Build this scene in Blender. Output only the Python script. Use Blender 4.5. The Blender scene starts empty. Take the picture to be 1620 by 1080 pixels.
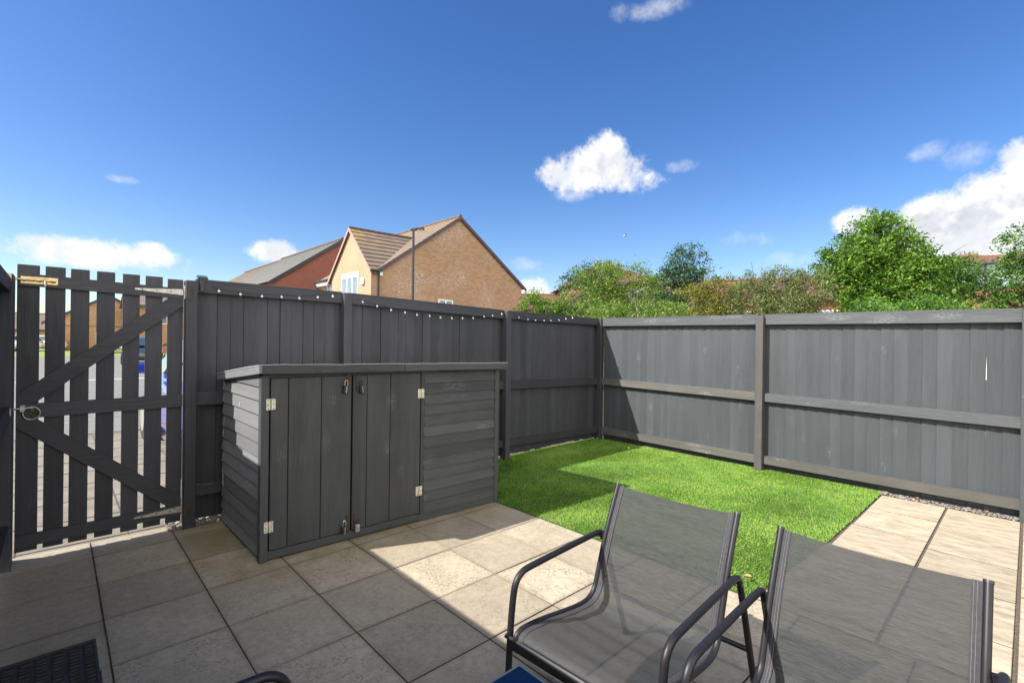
import bpy, bmesh, math, random
import numpy as np
from mathutils import Vector, Matrix
random.seed(7); rng = np.random.default_rng(7)
R = math.radians
sc = bpy.context.scene
col = sc.collection

# ------------------------------------------------------------------ camera
YAW, PITCH, ROLL, H, FPX = R(46.86), R(-0.078), R(0.721), 1.45, 769.3
fwd = Vector((math.cos(YAW)*math.cos(PITCH), math.sin(YAW)*math.cos(PITCH), math.sin(PITCH)))
rt0 = fwd.cross(Vector((0, 0, 1))).normalized(); up0 = rt0.cross(fwd)
rt = rt0*math.cos(ROLL) + up0*math.sin(ROLL); up = -rt0*math.sin(ROLL) + up0*math.cos(ROLL)
cd = bpy.data.cameras.new('camera'); cam = bpy.data.objects.new('camera', cd); col.objects.link(cam)
m = Matrix((rt, up, -fwd)).transposed().to_4x4(); m.translation = Vector((0, 0, H))
cam.matrix_world = m
cd.sensor_width = 36; cd.lens = FPX/1620*36; cd.clip_start = 0.02; cd.clip_end = 3000
sc.camera = cam
HR, HF = Vector((rt0.x, rt0.y, 0)), Vector((fwd.x, fwd.y, 0)).normalized()
def bearing(u, d, z=0.0):
    """ground point at a bearing (tangent u to the right of straight ahead) and d metres ahead"""
    p = HF*d + HR*(u*d); return Vector((p.x, p.y, z))

# ------------------------------------------------------------------ materials
def new_mat(name):
    mt = bpy.data.materials.new(name); mt.use_nodes = True
    nt = mt.node_tree; b = nt.nodes['Principled BSDF']
    return mt, nt, b
class NB:
    """tiny node builder"""
    def __init__(s, nt): s.nt = nt
    def n(s, t, **kw):
        nd = s.nt.nodes.new(t)
        for k, v in kw.items():
            if k.startswith('i_'):
                key = k[2:]; key = int(key) if key.isdigit() else key.replace('_', ' ')
                if hasattr(v, 'is_output') : s.nt.links.new(v, nd.inputs[key])
                else: nd.inputs[key].default_value = v
            else: setattr(nd, k, v)
        return nd
    def link(s, a, b): s.nt.links.new(a, b)
    def math(s, op, a, b=None, clamp=False):
        nd = s.nt.nodes.new('ShaderNodeMath'); nd.operation = op; nd.use_clamp = clamp
        for i, v in enumerate((a, b)):
            if v is None: continue
            if hasattr(v, 'is_output'): s.link(v, nd.inputs[i])
            else: nd.inputs[i].default_value = v
        return nd.outputs[0]
    def mix(s, f, a, b):
        nd = s.nt.nodes.new('ShaderNodeMix'); nd.data_type = 'RGBA'
        for i, v in ((0, f), (6, a), (7, b)):
            if hasattr(v, 'is_output'): s.link(v, nd.inputs[i])
            else: nd.inputs[i].default_value = v if i == 0 else (*v[:3], 1)
        return nd.outputs[2]
    def coords(s, scale=(1, 1, 1), kind='Object'):
        tc = s.nt.nodes.new('ShaderNodeTexCoord'); mp = s.nt.nodes.new('ShaderNodeMapping')
        s.link(tc.outputs[kind], mp.inputs[0]); mp.inputs['Scale'].default_value = scale
        return mp.outputs[0]
    def noise(s, vec, scale, detail=4, rough=0.55, lo=0.3, hi=0.7):
        nd = s.n('ShaderNodeTexNoise', i_Scale=scale, i_Detail=detail, i_Roughness=rough); s.link(vec, nd.inputs['Vector'])
        mr = s.n('ShaderNodeMapRange', i_1=lo, i_2=hi); s.link(nd.outputs['Fac'], mr.inputs[0])
        return mr.outputs[0]
    def attr(s, name='rnd'):
        return s.n('ShaderNodeAttribute', attribute_name=name).outputs['Fac']
    def bump(s, h, b, strength=0.3, dist=0.01):
        bp = s.n('ShaderNodeBump', i_Strength=strength, i_Distance=dist)
        s.link(h, bp.inputs['Height']); s.link(bp.outputs[0], b.inputs['Normal'])

def wood(name, base, axis='z', var=0.35, knots=0.0, rough=0.62, light=None, streak=0.5, tint=.5):
    mt, nt, b = new_mat(name); q = NB(nt)
    st = {'x': (0.12, 1, 1), 'y': (1, 0.12, 1), 'z': (1, 1, 0.08)}[axis]
    v = q.coords(st); v1 = q.coords((1, 1, 1))
    r = q.attr()
    off = q.n('ShaderNodeVectorMath', operation='ADD'); cmb = q.n('ShaderNodeCombineXYZ')
    q.link(q.math('MULTIPLY', r, 7.0), cmb.inputs[0]); q.link(q.math('MULTIPLY', r, 11.0), cmb.inputs[1]); q.link(q.math('MULTIPLY', r, 5.0), cmb.inputs[2])
    q.link(v, off.inputs[0]); q.link(cmb.outputs[0], off.inputs[1]); vv = off.outputs[0]
    grain = q.noise(vv, 55, 6, 0.65, 0.25, 0.75)
    patch = q.noise(v1, 2.3, 4, 0.6, 0.3, 0.7)
    patch2 = q.noise(vv, 6, 3, 0.6, 0.3, 0.7)
    dark = tuple(c*(1-var) for c in base); lite = tuple(min(1, c*(1+var)) for c in base)
    c = q.mix(patch2, dark, lite)
    c = q.mix(q.math('MULTIPLY', patch, 0.5), c, light or tuple(min(1, x*1.35) for x in base))
    # plank to plank tint
    hv = q.n('ShaderNodeHueSaturation', i_Saturation=1.0); q.link(c, hv.inputs['Color'])
    q.link(q.math('ADD', q.math('MULTIPLY', r, tint), 1-tint/2), hv.inputs['Value']); c = hv.outputs[0]
    c = q.mix(q.math('MULTIPLY', grain, streak*0.5), c, tuple(x*0.35 for x in base))
    rgh = q.math('ADD', q.math('MULTIPLY', grain, 0.2), rough-0.1)
    if knots > 0:
        kst = {'x': (2.2, 7.5, 7.5), 'y': (7.5, 2.2, 7.5), 'z': (7.0, 7.0, 3.4)}[axis]
        kv = q.coords(kst)
        wob = q.n('ShaderNodeTexNoise', i_Scale=9.0, i_Detail=3.0); q.link(kv, wob.inputs['Vector'])
        av = q.n('ShaderNodeVectorMath', operation='MULTIPLY_ADD'); q.link(wob.outputs['Color'], av.inputs[0]); av.inputs[1].default_value = (.35, .35, .35); q.link(kv, av.inputs[2])
        vo = q.n('ShaderNodeTexVoronoi', i_Scale=1.0); q.link(av.outputs[0], vo.inputs['Vector'])
        km = q.n('ShaderNodeMapRange', i_1=0.33, i_2=0.14); q.link(vo.outputs['Distance'], km.inputs[0])
        sep = q.n('ShaderNodeSeparateColor'); q.link(vo.outputs['Color'], sep.inputs[0])
        on = q.math('GREATER_THAN', sep.outputs[0], 0.42)
        ring = q.noise(kv, 14, 3, 0.6, 0.45, 0.62)
        kf = q.math('MULTIPLY', q.math('MULTIPLY', km.outputs[0], on), q.math('MULTIPLY', ring, knots))
        c = q.mix(kf, c, tuple(min(1, x*2.4+0.05) for x in base))
        # pale scuffs along the grain
        sc1 = q.noise(vv, 3.1, 5, 0.75, 0.60, 0.72); sc2 = q.noise(vv, 42, 3, 0.6, 0.5, 0.65)
        c = q.mix(q.math('MULTIPLY', q.math('MULTIPLY', sc1, sc2), knots*0.8), c, tuple(min(1, x*2.0+0.02) for x in base))
    q.link(c, b.inputs['Base Color']); q.link(rgh, b.inputs['Roughness'])
    q.bump(grain, b, 0.35, 0.004)
    return mt

def plain(name, colr, rough=0.5, metal=0.0, noise=0.15, scale=12, **kw):
    mt, nt, b = new_mat(name); q = NB(nt)
    f = q.noise(q.coords(), scale, 4)
    q.link(q.mix(f, tuple(c*(1-noise) for c in colr), tuple(min(1, c*(1+noise)) for c in colr)), b.inputs['Base Color'])
    b.inputs['Roughness'].default_value = rough; b.inputs['Metallic'].default_value = metal
    for k, v in kw.items(): b.inputs[k.replace('_', ' ')].default_value = v
    return mt

def brick(name, c1, c2, mortar, plane='xz', patch=None):
    mt, nt, b = new_mat(name); q = NB(nt)
    tc = q.n('ShaderNodeTexCoord'); sp = q.n('ShaderNodeSeparateXYZ'); q.link(tc.outputs['Object'], sp.inputs[0])
    cb = q.n('ShaderNodeCombineXYZ'); q.link(sp.outputs[0 if plane == 'xz' else 1], cb.inputs[0]); q.link(sp.outputs[2], cb.inputs[1])
    br = q.n('ShaderNodeTexBrick', i_Scale=1.0, i_Color1=(*c1, 1), i_Color2=(*c2, 1), i_Mortar=(*mortar, 1))
    br.inputs['Mortar Size'].default_value = 0.006; br.inputs['Brick Width'].default_value = 0.225; br.inputs['Row Height'].default_value = 0.075
    q.link(cb.outputs[0], br.inputs['Vector'])
    br.inputs['Bias'].default_value = -0.2
    n1 = q.noise(q.coords(), 0.9, 5, 0.6, 0.35, 0.7)
    c = q.mix(q.math('MULTIPLY', n1, 0.35), br.outputs['Color'], tuple(x*0.6 for x in c1))
    if patch:   # pale efflorescence stain
        n2 = q.noise(q.coords((1, 1, 1)), 0.45, 5, 0.7, 0.47, 0.62); n3 = q.noise(q.coords((1, 1, 3)), 6, 3, 0.6, 0.45, 0.65)
        c = q.mix(q.math('MULTIPLY', q.math('MULTIPLY', n2, n3), 0.9), c, patch)
    q.link(c, b.inputs['Base Color']); b.inputs['Roughness'].default_value = 0.9
    q.bump(br.outputs['Fac'], b, -0.3, 0.01)
    return mt

def foliage(name, dark, mid, lite, trans=0.35, straw=None):
    mt, nt, b = new_mat(name); q = NB(nt)
    r = q.attr()
    cr = q.n('ShaderNodeValToRGB'); e = cr.color_ramp.elements
    e[0].color = (*dark, 1); e[0].position = 0.0; e[1].color = (*lite, 1); e[1].position = 1.0
    k = e.new(0.5); k.color = (*mid, 1)
    if straw: e[-1].position = .93; k2 = e.new(.97); k2.color = (*straw, 1)
    q.link(r, cr.inputs[0])
    q.link(cr.outputs[0], b.inputs['Base Color']); b.inputs['Roughness'].default_value = 0.5
    b.inputs['Specular IOR Level'].default_value = 0.35
    tr = q.n('ShaderNodeBsdfTranslucent'); q.link(cr.outputs[0], tr.inputs[0])
    mx = q.n('ShaderNodeMixShader', i_0=trans); q.link(b.outputs[0], mx.inputs[1]); q.link(tr.outputs[0], mx.inputs[2])
    q.link(mx.outputs[0], nt.nodes['Material Output'].inputs[0])
    return mt

def tiles(name, c1, c2, lichen=None, xmax=None):
    mt, nt, b = new_mat(name); q = NB(nt)
    f = q.noise(q.coords(), 1.2, 5, 0.6, 0.3, 0.7); g = q.noise(q.coords((1, 1, 1)), 14, 4, 0.7, 0.3, 0.7)
    c = q.mix(f, c1, c2); c = q.mix(q.math('MULTIPLY', g, 0.4), c, tuple(x*0.5 for x in c1))
    if lichen:
        colr, z0, z1 = lichen
        tc = q.n('ShaderNodeTexCoord'); sp = q.n('ShaderNodeSeparateXYZ'); q.link(tc.outputs['Object'], sp.inputs[0])
        hz = q.n('ShaderNodeMapRange', i_1=z0, i_2=z1); q.link(sp.outputs[2], hz.inputs[0])
        nn = q.noise(q.coords(), 2.2, 6, 0.75, 0.46, 0.60)
        if xmax:      # thickest where the verge meets the ridge
            hx = q.n('ShaderNodeMapRange', i_1=-1.3, i_2=-2.9); q.link(sp.outputs[0], hx.inputs[0]); nn = q.math('MULTIPLY', nn, hx.outputs[0])
        c = q.mix(q.math('MULTIPLY', q.math('MULTIPLY', hz.outputs[0], nn), 0.9), c, colr)
    q.link(c, b.inputs['Base Color']); b.inputs['Roughness'].default_value = 0.85
    q.bump(g, b, 0.4, 0.01)
    return mt

M = {}
FA = (0.030, 0.0295, 0.0355)
for ax in 'xyz':
    M['fence_'+ax] = wood('charcoal_fence_paint_'+ax, FA, ax, 0.34, 0.2)
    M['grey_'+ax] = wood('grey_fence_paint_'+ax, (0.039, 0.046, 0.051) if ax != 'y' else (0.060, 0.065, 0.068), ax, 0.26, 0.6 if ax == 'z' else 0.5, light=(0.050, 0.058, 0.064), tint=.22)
    M['shed_'+ax] = wood('weathered_shed_paint_'+ax, (0.040, 0.042, 0.043), ax, 0.42, 0.5, light=(0.064, 0.063, 0.059), tint=.45)
M['rail_warm'] = wood('weathered_rail_paint', (0.075, 0.071, 0.064), 'y', 0.25, 0.7)
M['shed_side'] = wood('sunlit_shed_side_paint', (0.15, 0.153, 0.16), 'y', 0.14, 0.2, light=(0.18, 0.183, 0.188))  # paler copy of the shed paint, sun brightness put into the colour
M['felt'] = plain('mineral_roof_felt', (0.52, 0.52, 0.53), 0.9, noise=0.3, scale=120)
M['steel'] = plain('galvanised_steel', (0.42, 0.40, 0.36), 0.45, 0.75, 0.35, 60)
M['rusty'] = plain('rust_stained_steel', (0.055, 0.038, 0.028), 0.75, 0.2, 0.55, 45)
M['brass'] = plain('brassed_steel', (0.55, 0.40, 0.18), 0.4, 0.8, 0.35, 50)
M['zinc'] = plain('zinc_hinge', (0.62, 0.58, 0.48), 0.5, 0.35, 0.25, 90)
M['chrome'] = plain('lock_chrome', (0.75, 0.75, 0.75), 0.25, 1.0, 0.05)
M['lockblack'] = plain('lock_black', (0.02, 0.02, 0.025), 0.4)
M['screw'] = plain('dark_screw', (0.05, 0.04, 0.035), 0.5, 0.5)
M['tube'] = plain('dark_grey_powder_coat', (0.013, 0.0122, 0.015), 0.45, 0.0, 0.12, 40, Specular_IOR_Level=0.35)
M['plastic'] = plain('black_plastic', (0.018, 0.018, 0.02), 0.45)
M['rubber'] = plain('black_rubber', (0.026, 0.0255, 0.026), 0.8, noise=0.4, scale=30)
M['navy'] = plain('navy_tinted_glass', (0.003, 0.012, 0.045), 0.12, 0.0, 0.05, 3, Specular_IOR_Level=0.3)
M['glassrim'] = plain('ground_glass_edge', (0.12, 0.16, 0.17), 0.35)
M['bulb'] = plain('frosted_bulb', (0.62, 0.62, 0.62), 0.25, noise=0.02)
M['solar'] = plain('solar_cell', (0.02, 0.10, 0.10), 0.15, noise=0.2)
M['white'] = plain('white_upvc', (0.78, 0.78, 0.77), 0.35, noise=0.03)
M['blackpipe'] = plain('black_upvc', (0.02, 0.02, 0.021), 0.4)
M['fascia'] = plain('brown_fascia', (0.075, 0.045, 0.045), 0.5)
M['maroon'] = plain('maroon_frame', (0.09, 0.03, 0.05), 0.45)
M['lead'] = plain('dark_ridge_tile', (0.09, 0.065, 0.055), 0.85, noise=0.3, scale=5)
M['paint_blue'] = plain('blue_car_paint', (0.02, 0.05, 0.42), 0.22, 0.35, 0.04, 3, Coat_Weight=1.0)
M['paint_silver'] = plain('silver_car_paint', (0.55, 0.57, 0.60), 0.28, 0.5, 0.03, 3, Coat_Weight=1.0)
M['paint_white'] = plain('white_car_paint', (0.75, 0.76, 0.78), 0.25, 0.0, 0.02, 3, Coat_Weight=1.0)
M['paint_dark'] = plain('dark_car_paint', (0.03, 0.05, 0.07), 0.25, 0.3, 0.02, 3, Coat_Weight=1.0)
M['tyre'] = plain('tyre_rubber', (0.015, 0.015, 0.016), 0.85)
M['carglass'] = plain('dark_car_glass', (0.03, 0.045, 0.055), 0.05, 0.0, 0.05, 3, Coat_Weight=1.0)
M['lampglass'] = plain('lamp_lens', (0.6, 0.6, 0.6), 0.1)
M['redlens'] = plain('red_lens', (0.5, 0.02, 0.02), 0.15)
M['bark'] = plain('bark', (0.11, 0.085, 0.065), 0.9, noise=0.4, scale=14)
M['bark_pale'] = plain('pale_bark', (0.26, 0.22, 0.17), 0.9, noise=0.3, scale=14)
M['leaf_dry'] = plain('dry_leaf', (0.34, 0.20, 0.10), 0.8, noise=0.3, scale=60)
M['feather'] = plain('gull_feather', (0.35, 0.35, 0.37), 0.8)
M['tanx'] = brick('tan_brick_gable', (0.39, 0.225, 0.12), (0.25, 0.13, 0.068), (0.40, 0.29, 0.20), 'xz', (0.52, 0.42, 0.36))
M['tany'] = brick('tan_brick_front', (0.37, 0.235, 0.142), (0.32, 0.20, 0.118), (0.34, 0.25, 0.17), 'yz')
M['redx'] = brick('red_brick_gable', (0.27, 0.085, 0.055), (0.21, 0.062, 0.042), (0.27, 0.16, 0.12), 'xz')
M['redy'] = brick('red_brick_front', (0.34, 0.10, 0.06), (0.28, 0.07, 0.045), (0.30, 0.18, 0.14), 'yz')
M['lintel'] = plain('sandstone_lintel', (0.55, 0.43, 0.30), 0.85)
M['tile_brown'] = tiles('brown_interlocking_tile', (0.155, 0.112, 0.088), (0.20, 0.15, 0.12), ((0.42, 0.27, 0.02), 5.9, 7.1), 11.6)
M['tile_main'] = tiles('brown_main_roof_tile', (0.16, 0.118, 0.092), (0.205, 0.155, 0.12), ((0.30, 0.21, 0.05), 7.2, 8.5))
M['tile_grey'] = tiles('grey_slate_tile', (0.125, 0.122, 0.115), (0.16, 0.155, 0.145))
M['tile_tan'] = tiles('weathered_tan_tile', (0.15, 0.118, 0.09), (0.19, 0.15, 0.115))
M['tile_red'] = tiles('terracotta_tile', (0.155, 0.068, 0.044), (0.20, 0.10, 0.07))

def window_glass(name, colr):
    mt, nt, b = new_mat(name); q = NB(nt)
    f = q.noise(q.coords((3, 3, 0.6)), 3, 2)
    q.link(q.mix(f, colr, tuple(min(1, c*1.8) for c in colr)), b.inputs['Base Color'])
    b.inputs['Roughness'].default_value = 0.06; b.inputs['Coat Weight'].default_value = 1.0
    return mt
M['pane'] = window_glass('window_pane', (0.10, 0.12, 0.14))
M['pane_pale'] = window_glass('net_curtained_pane', (0.17, 0.21, 0.235))

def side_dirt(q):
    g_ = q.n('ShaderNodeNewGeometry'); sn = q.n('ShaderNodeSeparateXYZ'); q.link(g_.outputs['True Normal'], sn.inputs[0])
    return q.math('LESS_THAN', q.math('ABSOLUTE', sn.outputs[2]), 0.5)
def paving_mat():
    mt, nt, b = new_mat('concrete_paving'); q = NB(nt)
    v = q.coords(); r = q.attr()
    big = q.noise(v, 2.2, 5, 0.6, 0.3, 0.7); mid = q.noise(v, 11, 5, 0.7, 0.32, 0.68); fine = q.noise(v, 170, 3, 0.7, 0.35, 0.65)
    c = q.mix(big, (0.315, 0.266, 0.190), (0.41, 0.352, 0.262))
    c = q.mix(q.math('MULTIPLY', mid, 0.35), c, (0.42, 0.365, 0.27))
    # some slabs coarser and browner
    rough_slab = q.n('ShaderNodeMapRange', i_1=0.45, i_2=0.75); q.link(r, rough_slab.inputs[0])
    pit = q.noise(v, 62, 4, 0.8, 0.49, 0.60)
    pitm = q.noise(v, 6.5, 4, 0.65, 0.38, 0.62)
    pf = q.math('MULTIPLY', q.math('MULTIPLY', pit, pitm), q.math('ADD', q.math('MULTIPLY', rough_slab.outputs[0], 0.55), 0.42))
    c = q.mix(pf, c, (0.055, 0.042, 0.03))
    blot = q.noise(v, 24, 5, 0.75, 0.42, 0.68)
    c = q.mix(q.math('MULTIPLY', blot, 0.5), c, (0.17, 0.135, 0.09))
    cloudy = q.noise(v, 5.5, 5, 0.7, 0.36, 0.66)
    c = q.mix(q.math('MULTIPLY', cloudy, 0.30), c, (0.16, 0.135, 0.10))
    hv = q.n('ShaderNodeHueSaturation', i_Saturation=1.0); q.link(c, hv.inputs['Color'])
    q.link(q.math('ADD', q.math('MULTIPLY', r, 0.38), 0.76), hv.inputs['Value']); c = hv.outputs[0]
    # grime creeping in from the slab edges
    tce = q.n('ShaderNodeTexCoord'); spe = q.n('ShaderNodeSeparateXYZ'); q.link(tce.outputs['Object'], spe.inputs[0])
    def edge(o_, off, pitch):
        f_ = q.math('FRACT', q.math('DIVIDE', q.math('ADD', o_, off), pitch))
        return q.math('MULTIPLY', q.math('MINIMUM', f_, q.math('SUBTRACT', 1.0, f_)), pitch)
    dd = q.math('MINIMUM', edge(spe.outputs[0], 1.5-.188+10*.455, .455), edge(spe.outputs[1], 2.0-3.227+10*.4795, .4795))
    em = q.n('ShaderNodeMapRange', i_1=0.030, i_2=0.003); q.link(q.math('ADD', dd, q.math('MULTIPLY', q.math('SUBTRACT', mid, .5), .014)), em.inputs[0])
    c = q.mix(q.math('MULTIPLY', em.outputs[0], 0.38), c, (0.13, 0.10, 0.065))
    # algae green/ochre staining by the shed and gate
    tc = q.n('ShaderNodeTexCoord'); sp = q.n('ShaderNodeSeparateXYZ'); q.link(tc.outputs['Object'], sp.inputs[0])
    wall = q.n('ShaderNodeMapRange', i_1=.85, i_2=1.30); q.link(sp.outputs[1], wall.inputs[0])
    wx = q.n('ShaderNodeMapRange', i_1=-.9, i_2=-.75); q.link(sp.outputs[0], wx.inputs[0])
    wx2 = q.n('ShaderNodeMapRange', i_1=1.5, i_2=1.4); q.link(sp.outputs[0], wx2.inputs[0])
    al = q.noise(v, 3.2, 5, 0.65, 0.3, 0.62)
    af = q.math('MULTIPLY', q.math('MULTIPLY', wall.outputs[0], al), q.math('MULTIPLY', wx.outputs[0], wx2.outputs[0]))
    c = q.mix(q.math('MULTIPLY', af, 0.75), c, (0.17, 0.13, 0.045))
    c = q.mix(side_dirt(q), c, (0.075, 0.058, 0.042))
    q.link(c, b.inputs['Base Color']); b.inputs['Roughness'].default_value = 0.85
    hsum = q.math('ADD', q.math('MULTIPLY', fine, 0.5), mid)
    q.bump(hsum, b, 0.35, 0.004)
    return mt
M['paving'] = paving_mat()
M['joint'] = plain('joint_sand', (0.085, 0.066, 0.046), 0.95, noise=0.5, scale=60)
M['weathered'] = None
def riven_mat():
    mt, nt, b = new_mat('riven_paving'); q = NB(nt)
    v = q.coords((2.6, 0.9, 1)); v1 = q.coords(); r = q.attr()
    a = q.noise(v, 2.6, 6, 0.65, 0.3, 0.7); s = q.noise(v, 7, 5, 0.7, 0.45, 0.7); fine = q.noise(v1, 120, 3)
    c = q.mix(a, (0.285, 0.238, 0.172), (0.375, 0.322, 0.242)); c = q.mix(q.math('MULTIPLY', s, 0.75), c, (0.15, 0.112, 0.072))
    hv = q.n('ShaderNodeHueSaturation'); q.link(c, hv.inputs['Color']); q.link(q.math('ADD', q.math('MULTIPLY', r, 0.2), 0.88), hv.inputs['Value'])
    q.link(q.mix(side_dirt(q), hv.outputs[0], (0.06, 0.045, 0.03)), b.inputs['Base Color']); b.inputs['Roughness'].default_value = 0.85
    q.bump(q.math('ADD', a, q.math('MULTIPLY', fine, 0.2)), b, 0.4, 0.008)
    return mt
M['riven'] = riven_mat()

def sling_mat():
    mt, nt, b = new_mat('woven_mesh_sling'); q = NB(nt)
    tc = q.n('ShaderNodeTexCoord')
    mp = q.n('ShaderNodeMapping'); q.link(tc.outputs['UV'], mp.inputs[0]); mp.inputs['Scale'].default_value = (6, 90, 1)
    w = q.noise(mp.outputs[0], 4, 4, 0.7, 0.3, 0.7)
    mp2 = q.n('ShaderNodeMapping'); q.link(tc.outputs['UV'], mp2.inputs[0]); mp2.inputs['Scale'].default_value = (420, 420, 1)
    g = q.noise(mp2.outputs[0], 1, 2, 0.6, 0.3, 0.7)
    c = q.mix(w, (0.014, 0.016, 0.018), (0.050, 0.053, 0.054)); c = q.mix(q.math('MULTIPLY', g, 0.45), c, (0.012, 0.012, 0.014))
    q.link(c, b.inputs['Base Color']); b.inputs['Roughness'].default_value = 0.75
    wr_ = q.noise(q.coords((1.2, 1, 4)), 5, 4, 0.6, 0.3, 0.7)
    q.bump(q.math('ADD', q.math('MULTIPLY', wr_, 3.0), q.math('MULTIPLY', w, .25)), b, 0.35, 0.004)
    tl = q.n('ShaderNodeBsdfTranslucent'); q.link(c, tl.inputs[0])
    mx0 = q.n('ShaderNodeMixShader', i_0=0.15); q.link(b.outputs[0], mx0.inputs[1]); q.link(tl.outputs[0], mx0.inputs[2])
    tp = q.n('ShaderNodeBsdfTransparent', i_0=(0.9, 0.9, 0.9, 1))
    mx = q.n('ShaderNodeMixShader'); q.link(q.math('ADD', q.math('MULTIPLY', g, 0.08), 0.045), mx.inputs[0])
    q.link(mx0.outputs[0], mx.inputs[1]); q.link(tp.outputs[0], mx.inputs[2])
    q.link(mx.outputs[0], nt.nodes['Material Output'].inputs[0])
    return mt
M['sling'] = sling_mat()
M['hem'] = plain('folded_mesh_hem', (0.026, 0.026, 0.031), 0.8, noise=0.25, scale=90)
M['thread'] = plain('pale_thread', (0.17, 0.155, 0.16), 0.8)

M['turf_leaf'] = foliage('artificial_grass_blade', (0.050, 0.150, 0.014), (0.160, 0.315, 0.030), (0.33, 0.46, 0.085), 0.3, (0.42, 0.36, 0.17))
M['turf_base'] = plain('turf_backing', (0.02, 0.06, 0.008), 0.95, noise=0.4, scale=80)
M['ground'] = plain('rough_ground', (0.10, 0.13, 0.05), 0.95, noise=0.4, scale=2)
M['verge'] = plain('mown_verge', (0.13, 0.20, 0.03), 0.95, noise=0.3, scale=1.5)
M['tarmac'] = plain('tarmac', (0.13, 0.125, 0.12), 0.9, noise=0.25, scale=4)
M['pavement'] = plain('pavement_concrete', (0.15, 0.132, 0.105), 0.9, noise=0.25, scale=5)
M['marking'] = plain('road_paint', (0.72, 0.72, 0.70), 0.8)
M['stone'] = plain('pebble', (0.17, 0.155, 0.135), 0.85, noise=0.5, scale=40)

# ------------------------------------------------------------------ mesh collector
class MB:
    def __init__(s): s.v = []; s.f = []; s.r = []; s.s = []; s.uv = None
    def add(s, vs, fs, r=None, smooth=False):
        r = random.random() if r is None else r
        n = len(s.v); s.v += [tuple(p) for p in vs]
        for f in fs: s.f.append(tuple(i+n for i in f)); s.r.append(r); s.s.append(smooth)
        return s
    def box(s, x0, x1, y0, y1, z0, z1, ch=0.0, r=None, fn=None):
        """box, optionally with chamfered edges"""
        if ch <= 0:
            vs = [(x, y, z) for x in (x0, x1) for y in (y0, y1) for z in (z0, z1)]
            fs = [(0, 1, 3, 2), (4, 6, 7, 5), (0, 4, 5, 1), (2, 3, 7, 6), (0, 2, 6, 4), (1, 5, 7, 3)]
        else:
            bm = bmesh.new(); bmesh.ops.create_cube(bm, size=1)
            for v in bm.verts: v.co = Vector(((x0+x1)/2+v.co.x*(x1-x0), (y0+y1)/2+v.co.y*(y1-y0), (z0+z1)/2+v.co.z*(z1-z0)))
            bmesh.ops.bevel(bm, geom=bm.edges[:], offset=ch, segments=1, affect='EDGES')
            bm.verts.index_update(); vs = [v.co.copy() for v in bm.verts]; fs = [[v.index for v in f.verts] for f in bm.faces]; bm.free()
        if fn: vs = [fn(*p) for p in vs]
        return s.add(vs, fs, r)
    def obox(s, p0, p1, w, t, wdir, ch=0.0, r=None):
        """bar from p0 to p1, width w along wdir, thickness t along the remaining axis"""
        p0, p1 = Vector(p0), Vector(p1); d = (p1-p0); L = d.length; d.normalize()
        wd = Vector(wdir); wd = (wd - d*wd.dot(d)).normalized(); td = d.cross(wd)
        return s.box(0, L, -w/2, w/2, -t/2, t/2, ch, r, lambda x, y, z: p0+d*x+wd*y+td*z)
    def tube(s, pts, rad, n=10, smooth=True, caps=True, r=None, flat=None):
        pts = [Vector(p) for p in pts]; rads = rad if isinstance(rad, (list, tuple)) else [rad]*len(pts)
        t0 = (pts[1]-pts[0]).normalized(); ref = Vector((0, 0, 1)) if abs(t0.z) < 0.9 else Vector((0, 1, 0))
        a = t0.cross(ref).normalized(); vs = []
        for i, p in enumerate(pts):
            t = ((pts[i]-pts[i-1]) if i else Vector()) .normalized() + ((pts[i+1]-pts[i]) if i < len(pts)-1 else Vector()).normalized()
            t.normalize(); a = (a - t*a.dot(t)).normalized(); b = t.cross(a)
            for k in range(n):
                an = 2*math.pi*k/n; fl = flat or 1
                vs.append(p + (a*math.cos(an)*fl + b*math.sin(an))*rads[i])
        fs = [(i*n+k, i*n+(k+1) % n, (i+1)*n+(k+1) % n, (i+1)*n+k) for i in range(len(pts)-1) for k in range(n)]
        s.add(vs, fs, r, smooth)
        if caps: s.add(vs[:n], [tuple(reversed(range(n)))], r); s.add(vs[-n:], [tuple(range(n))], r)
        return s
    def ico(s, c, rad, sub=1, r=None, jitter=0, sc_=(1, 1, 1), smooth=True):
        bm = bmesh.new(); bmesh.ops.create_icosphere(bm, subdivisions=sub, radius=1)
        vs = [Vector(c)+Vector((v.co.x*sc_[0], v.co.y*sc_[1], v.co.z*sc_[2]))*rad*(1+random.uniform(-jitter, jitter)) for v in bm.verts]
        fs = [[v.index for v in f.verts] for f in bm.faces]; bm.free()
        return s.add(vs, fs, r, smooth)
    def prism(s, poly, d, r=None):
        """poly: list of 3-D points (planar); extruded by vector d"""
        poly = [Vector(p) for p in poly]; d = Vector(d); n = len(poly)
        fs = [tuple(range(n)), tuple(reversed(range(n, 2*n)))] + [(i, i+n, (i+1) % n+n, (i+1) % n) for i in range(n)]
        return s.add(poly+[p+d for p in poly], fs, r)
    def quads_np(s): pass
    def build(s, name, mat, parent=None, origin=None, fixn=True):
        org = Vector(origin) if origin is not None else Vector((0, 0, 0))
        off = world_loc(parent) if parent is not None else org
        me = bpy.data.meshes.new(name); me.from_pydata([(p[0]-off.x, p[1]-off.y, p[2]-off.z) for p in s.v], [], s.f)
        at = me.attributes.new('rnd', 'FLOAT', 'FACE'); at.data.foreach_set('value', s.r)
        me.polygons.foreach_set('use_smooth', s.s)
        me.materials.append(mat)
        if fixn:
            bm = bmesh.new(); bm.from_mesh(me); bmesh.ops.recalc_face_normals(bm, faces=bm.faces[:]); bm.to_mesh(me); bm.free()
        me.update()
        o = bpy.data.objects.new(name, me); col.objects.link(o)
        if parent is not None: o.parent = parent
        else: o.location = org
        return o
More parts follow.
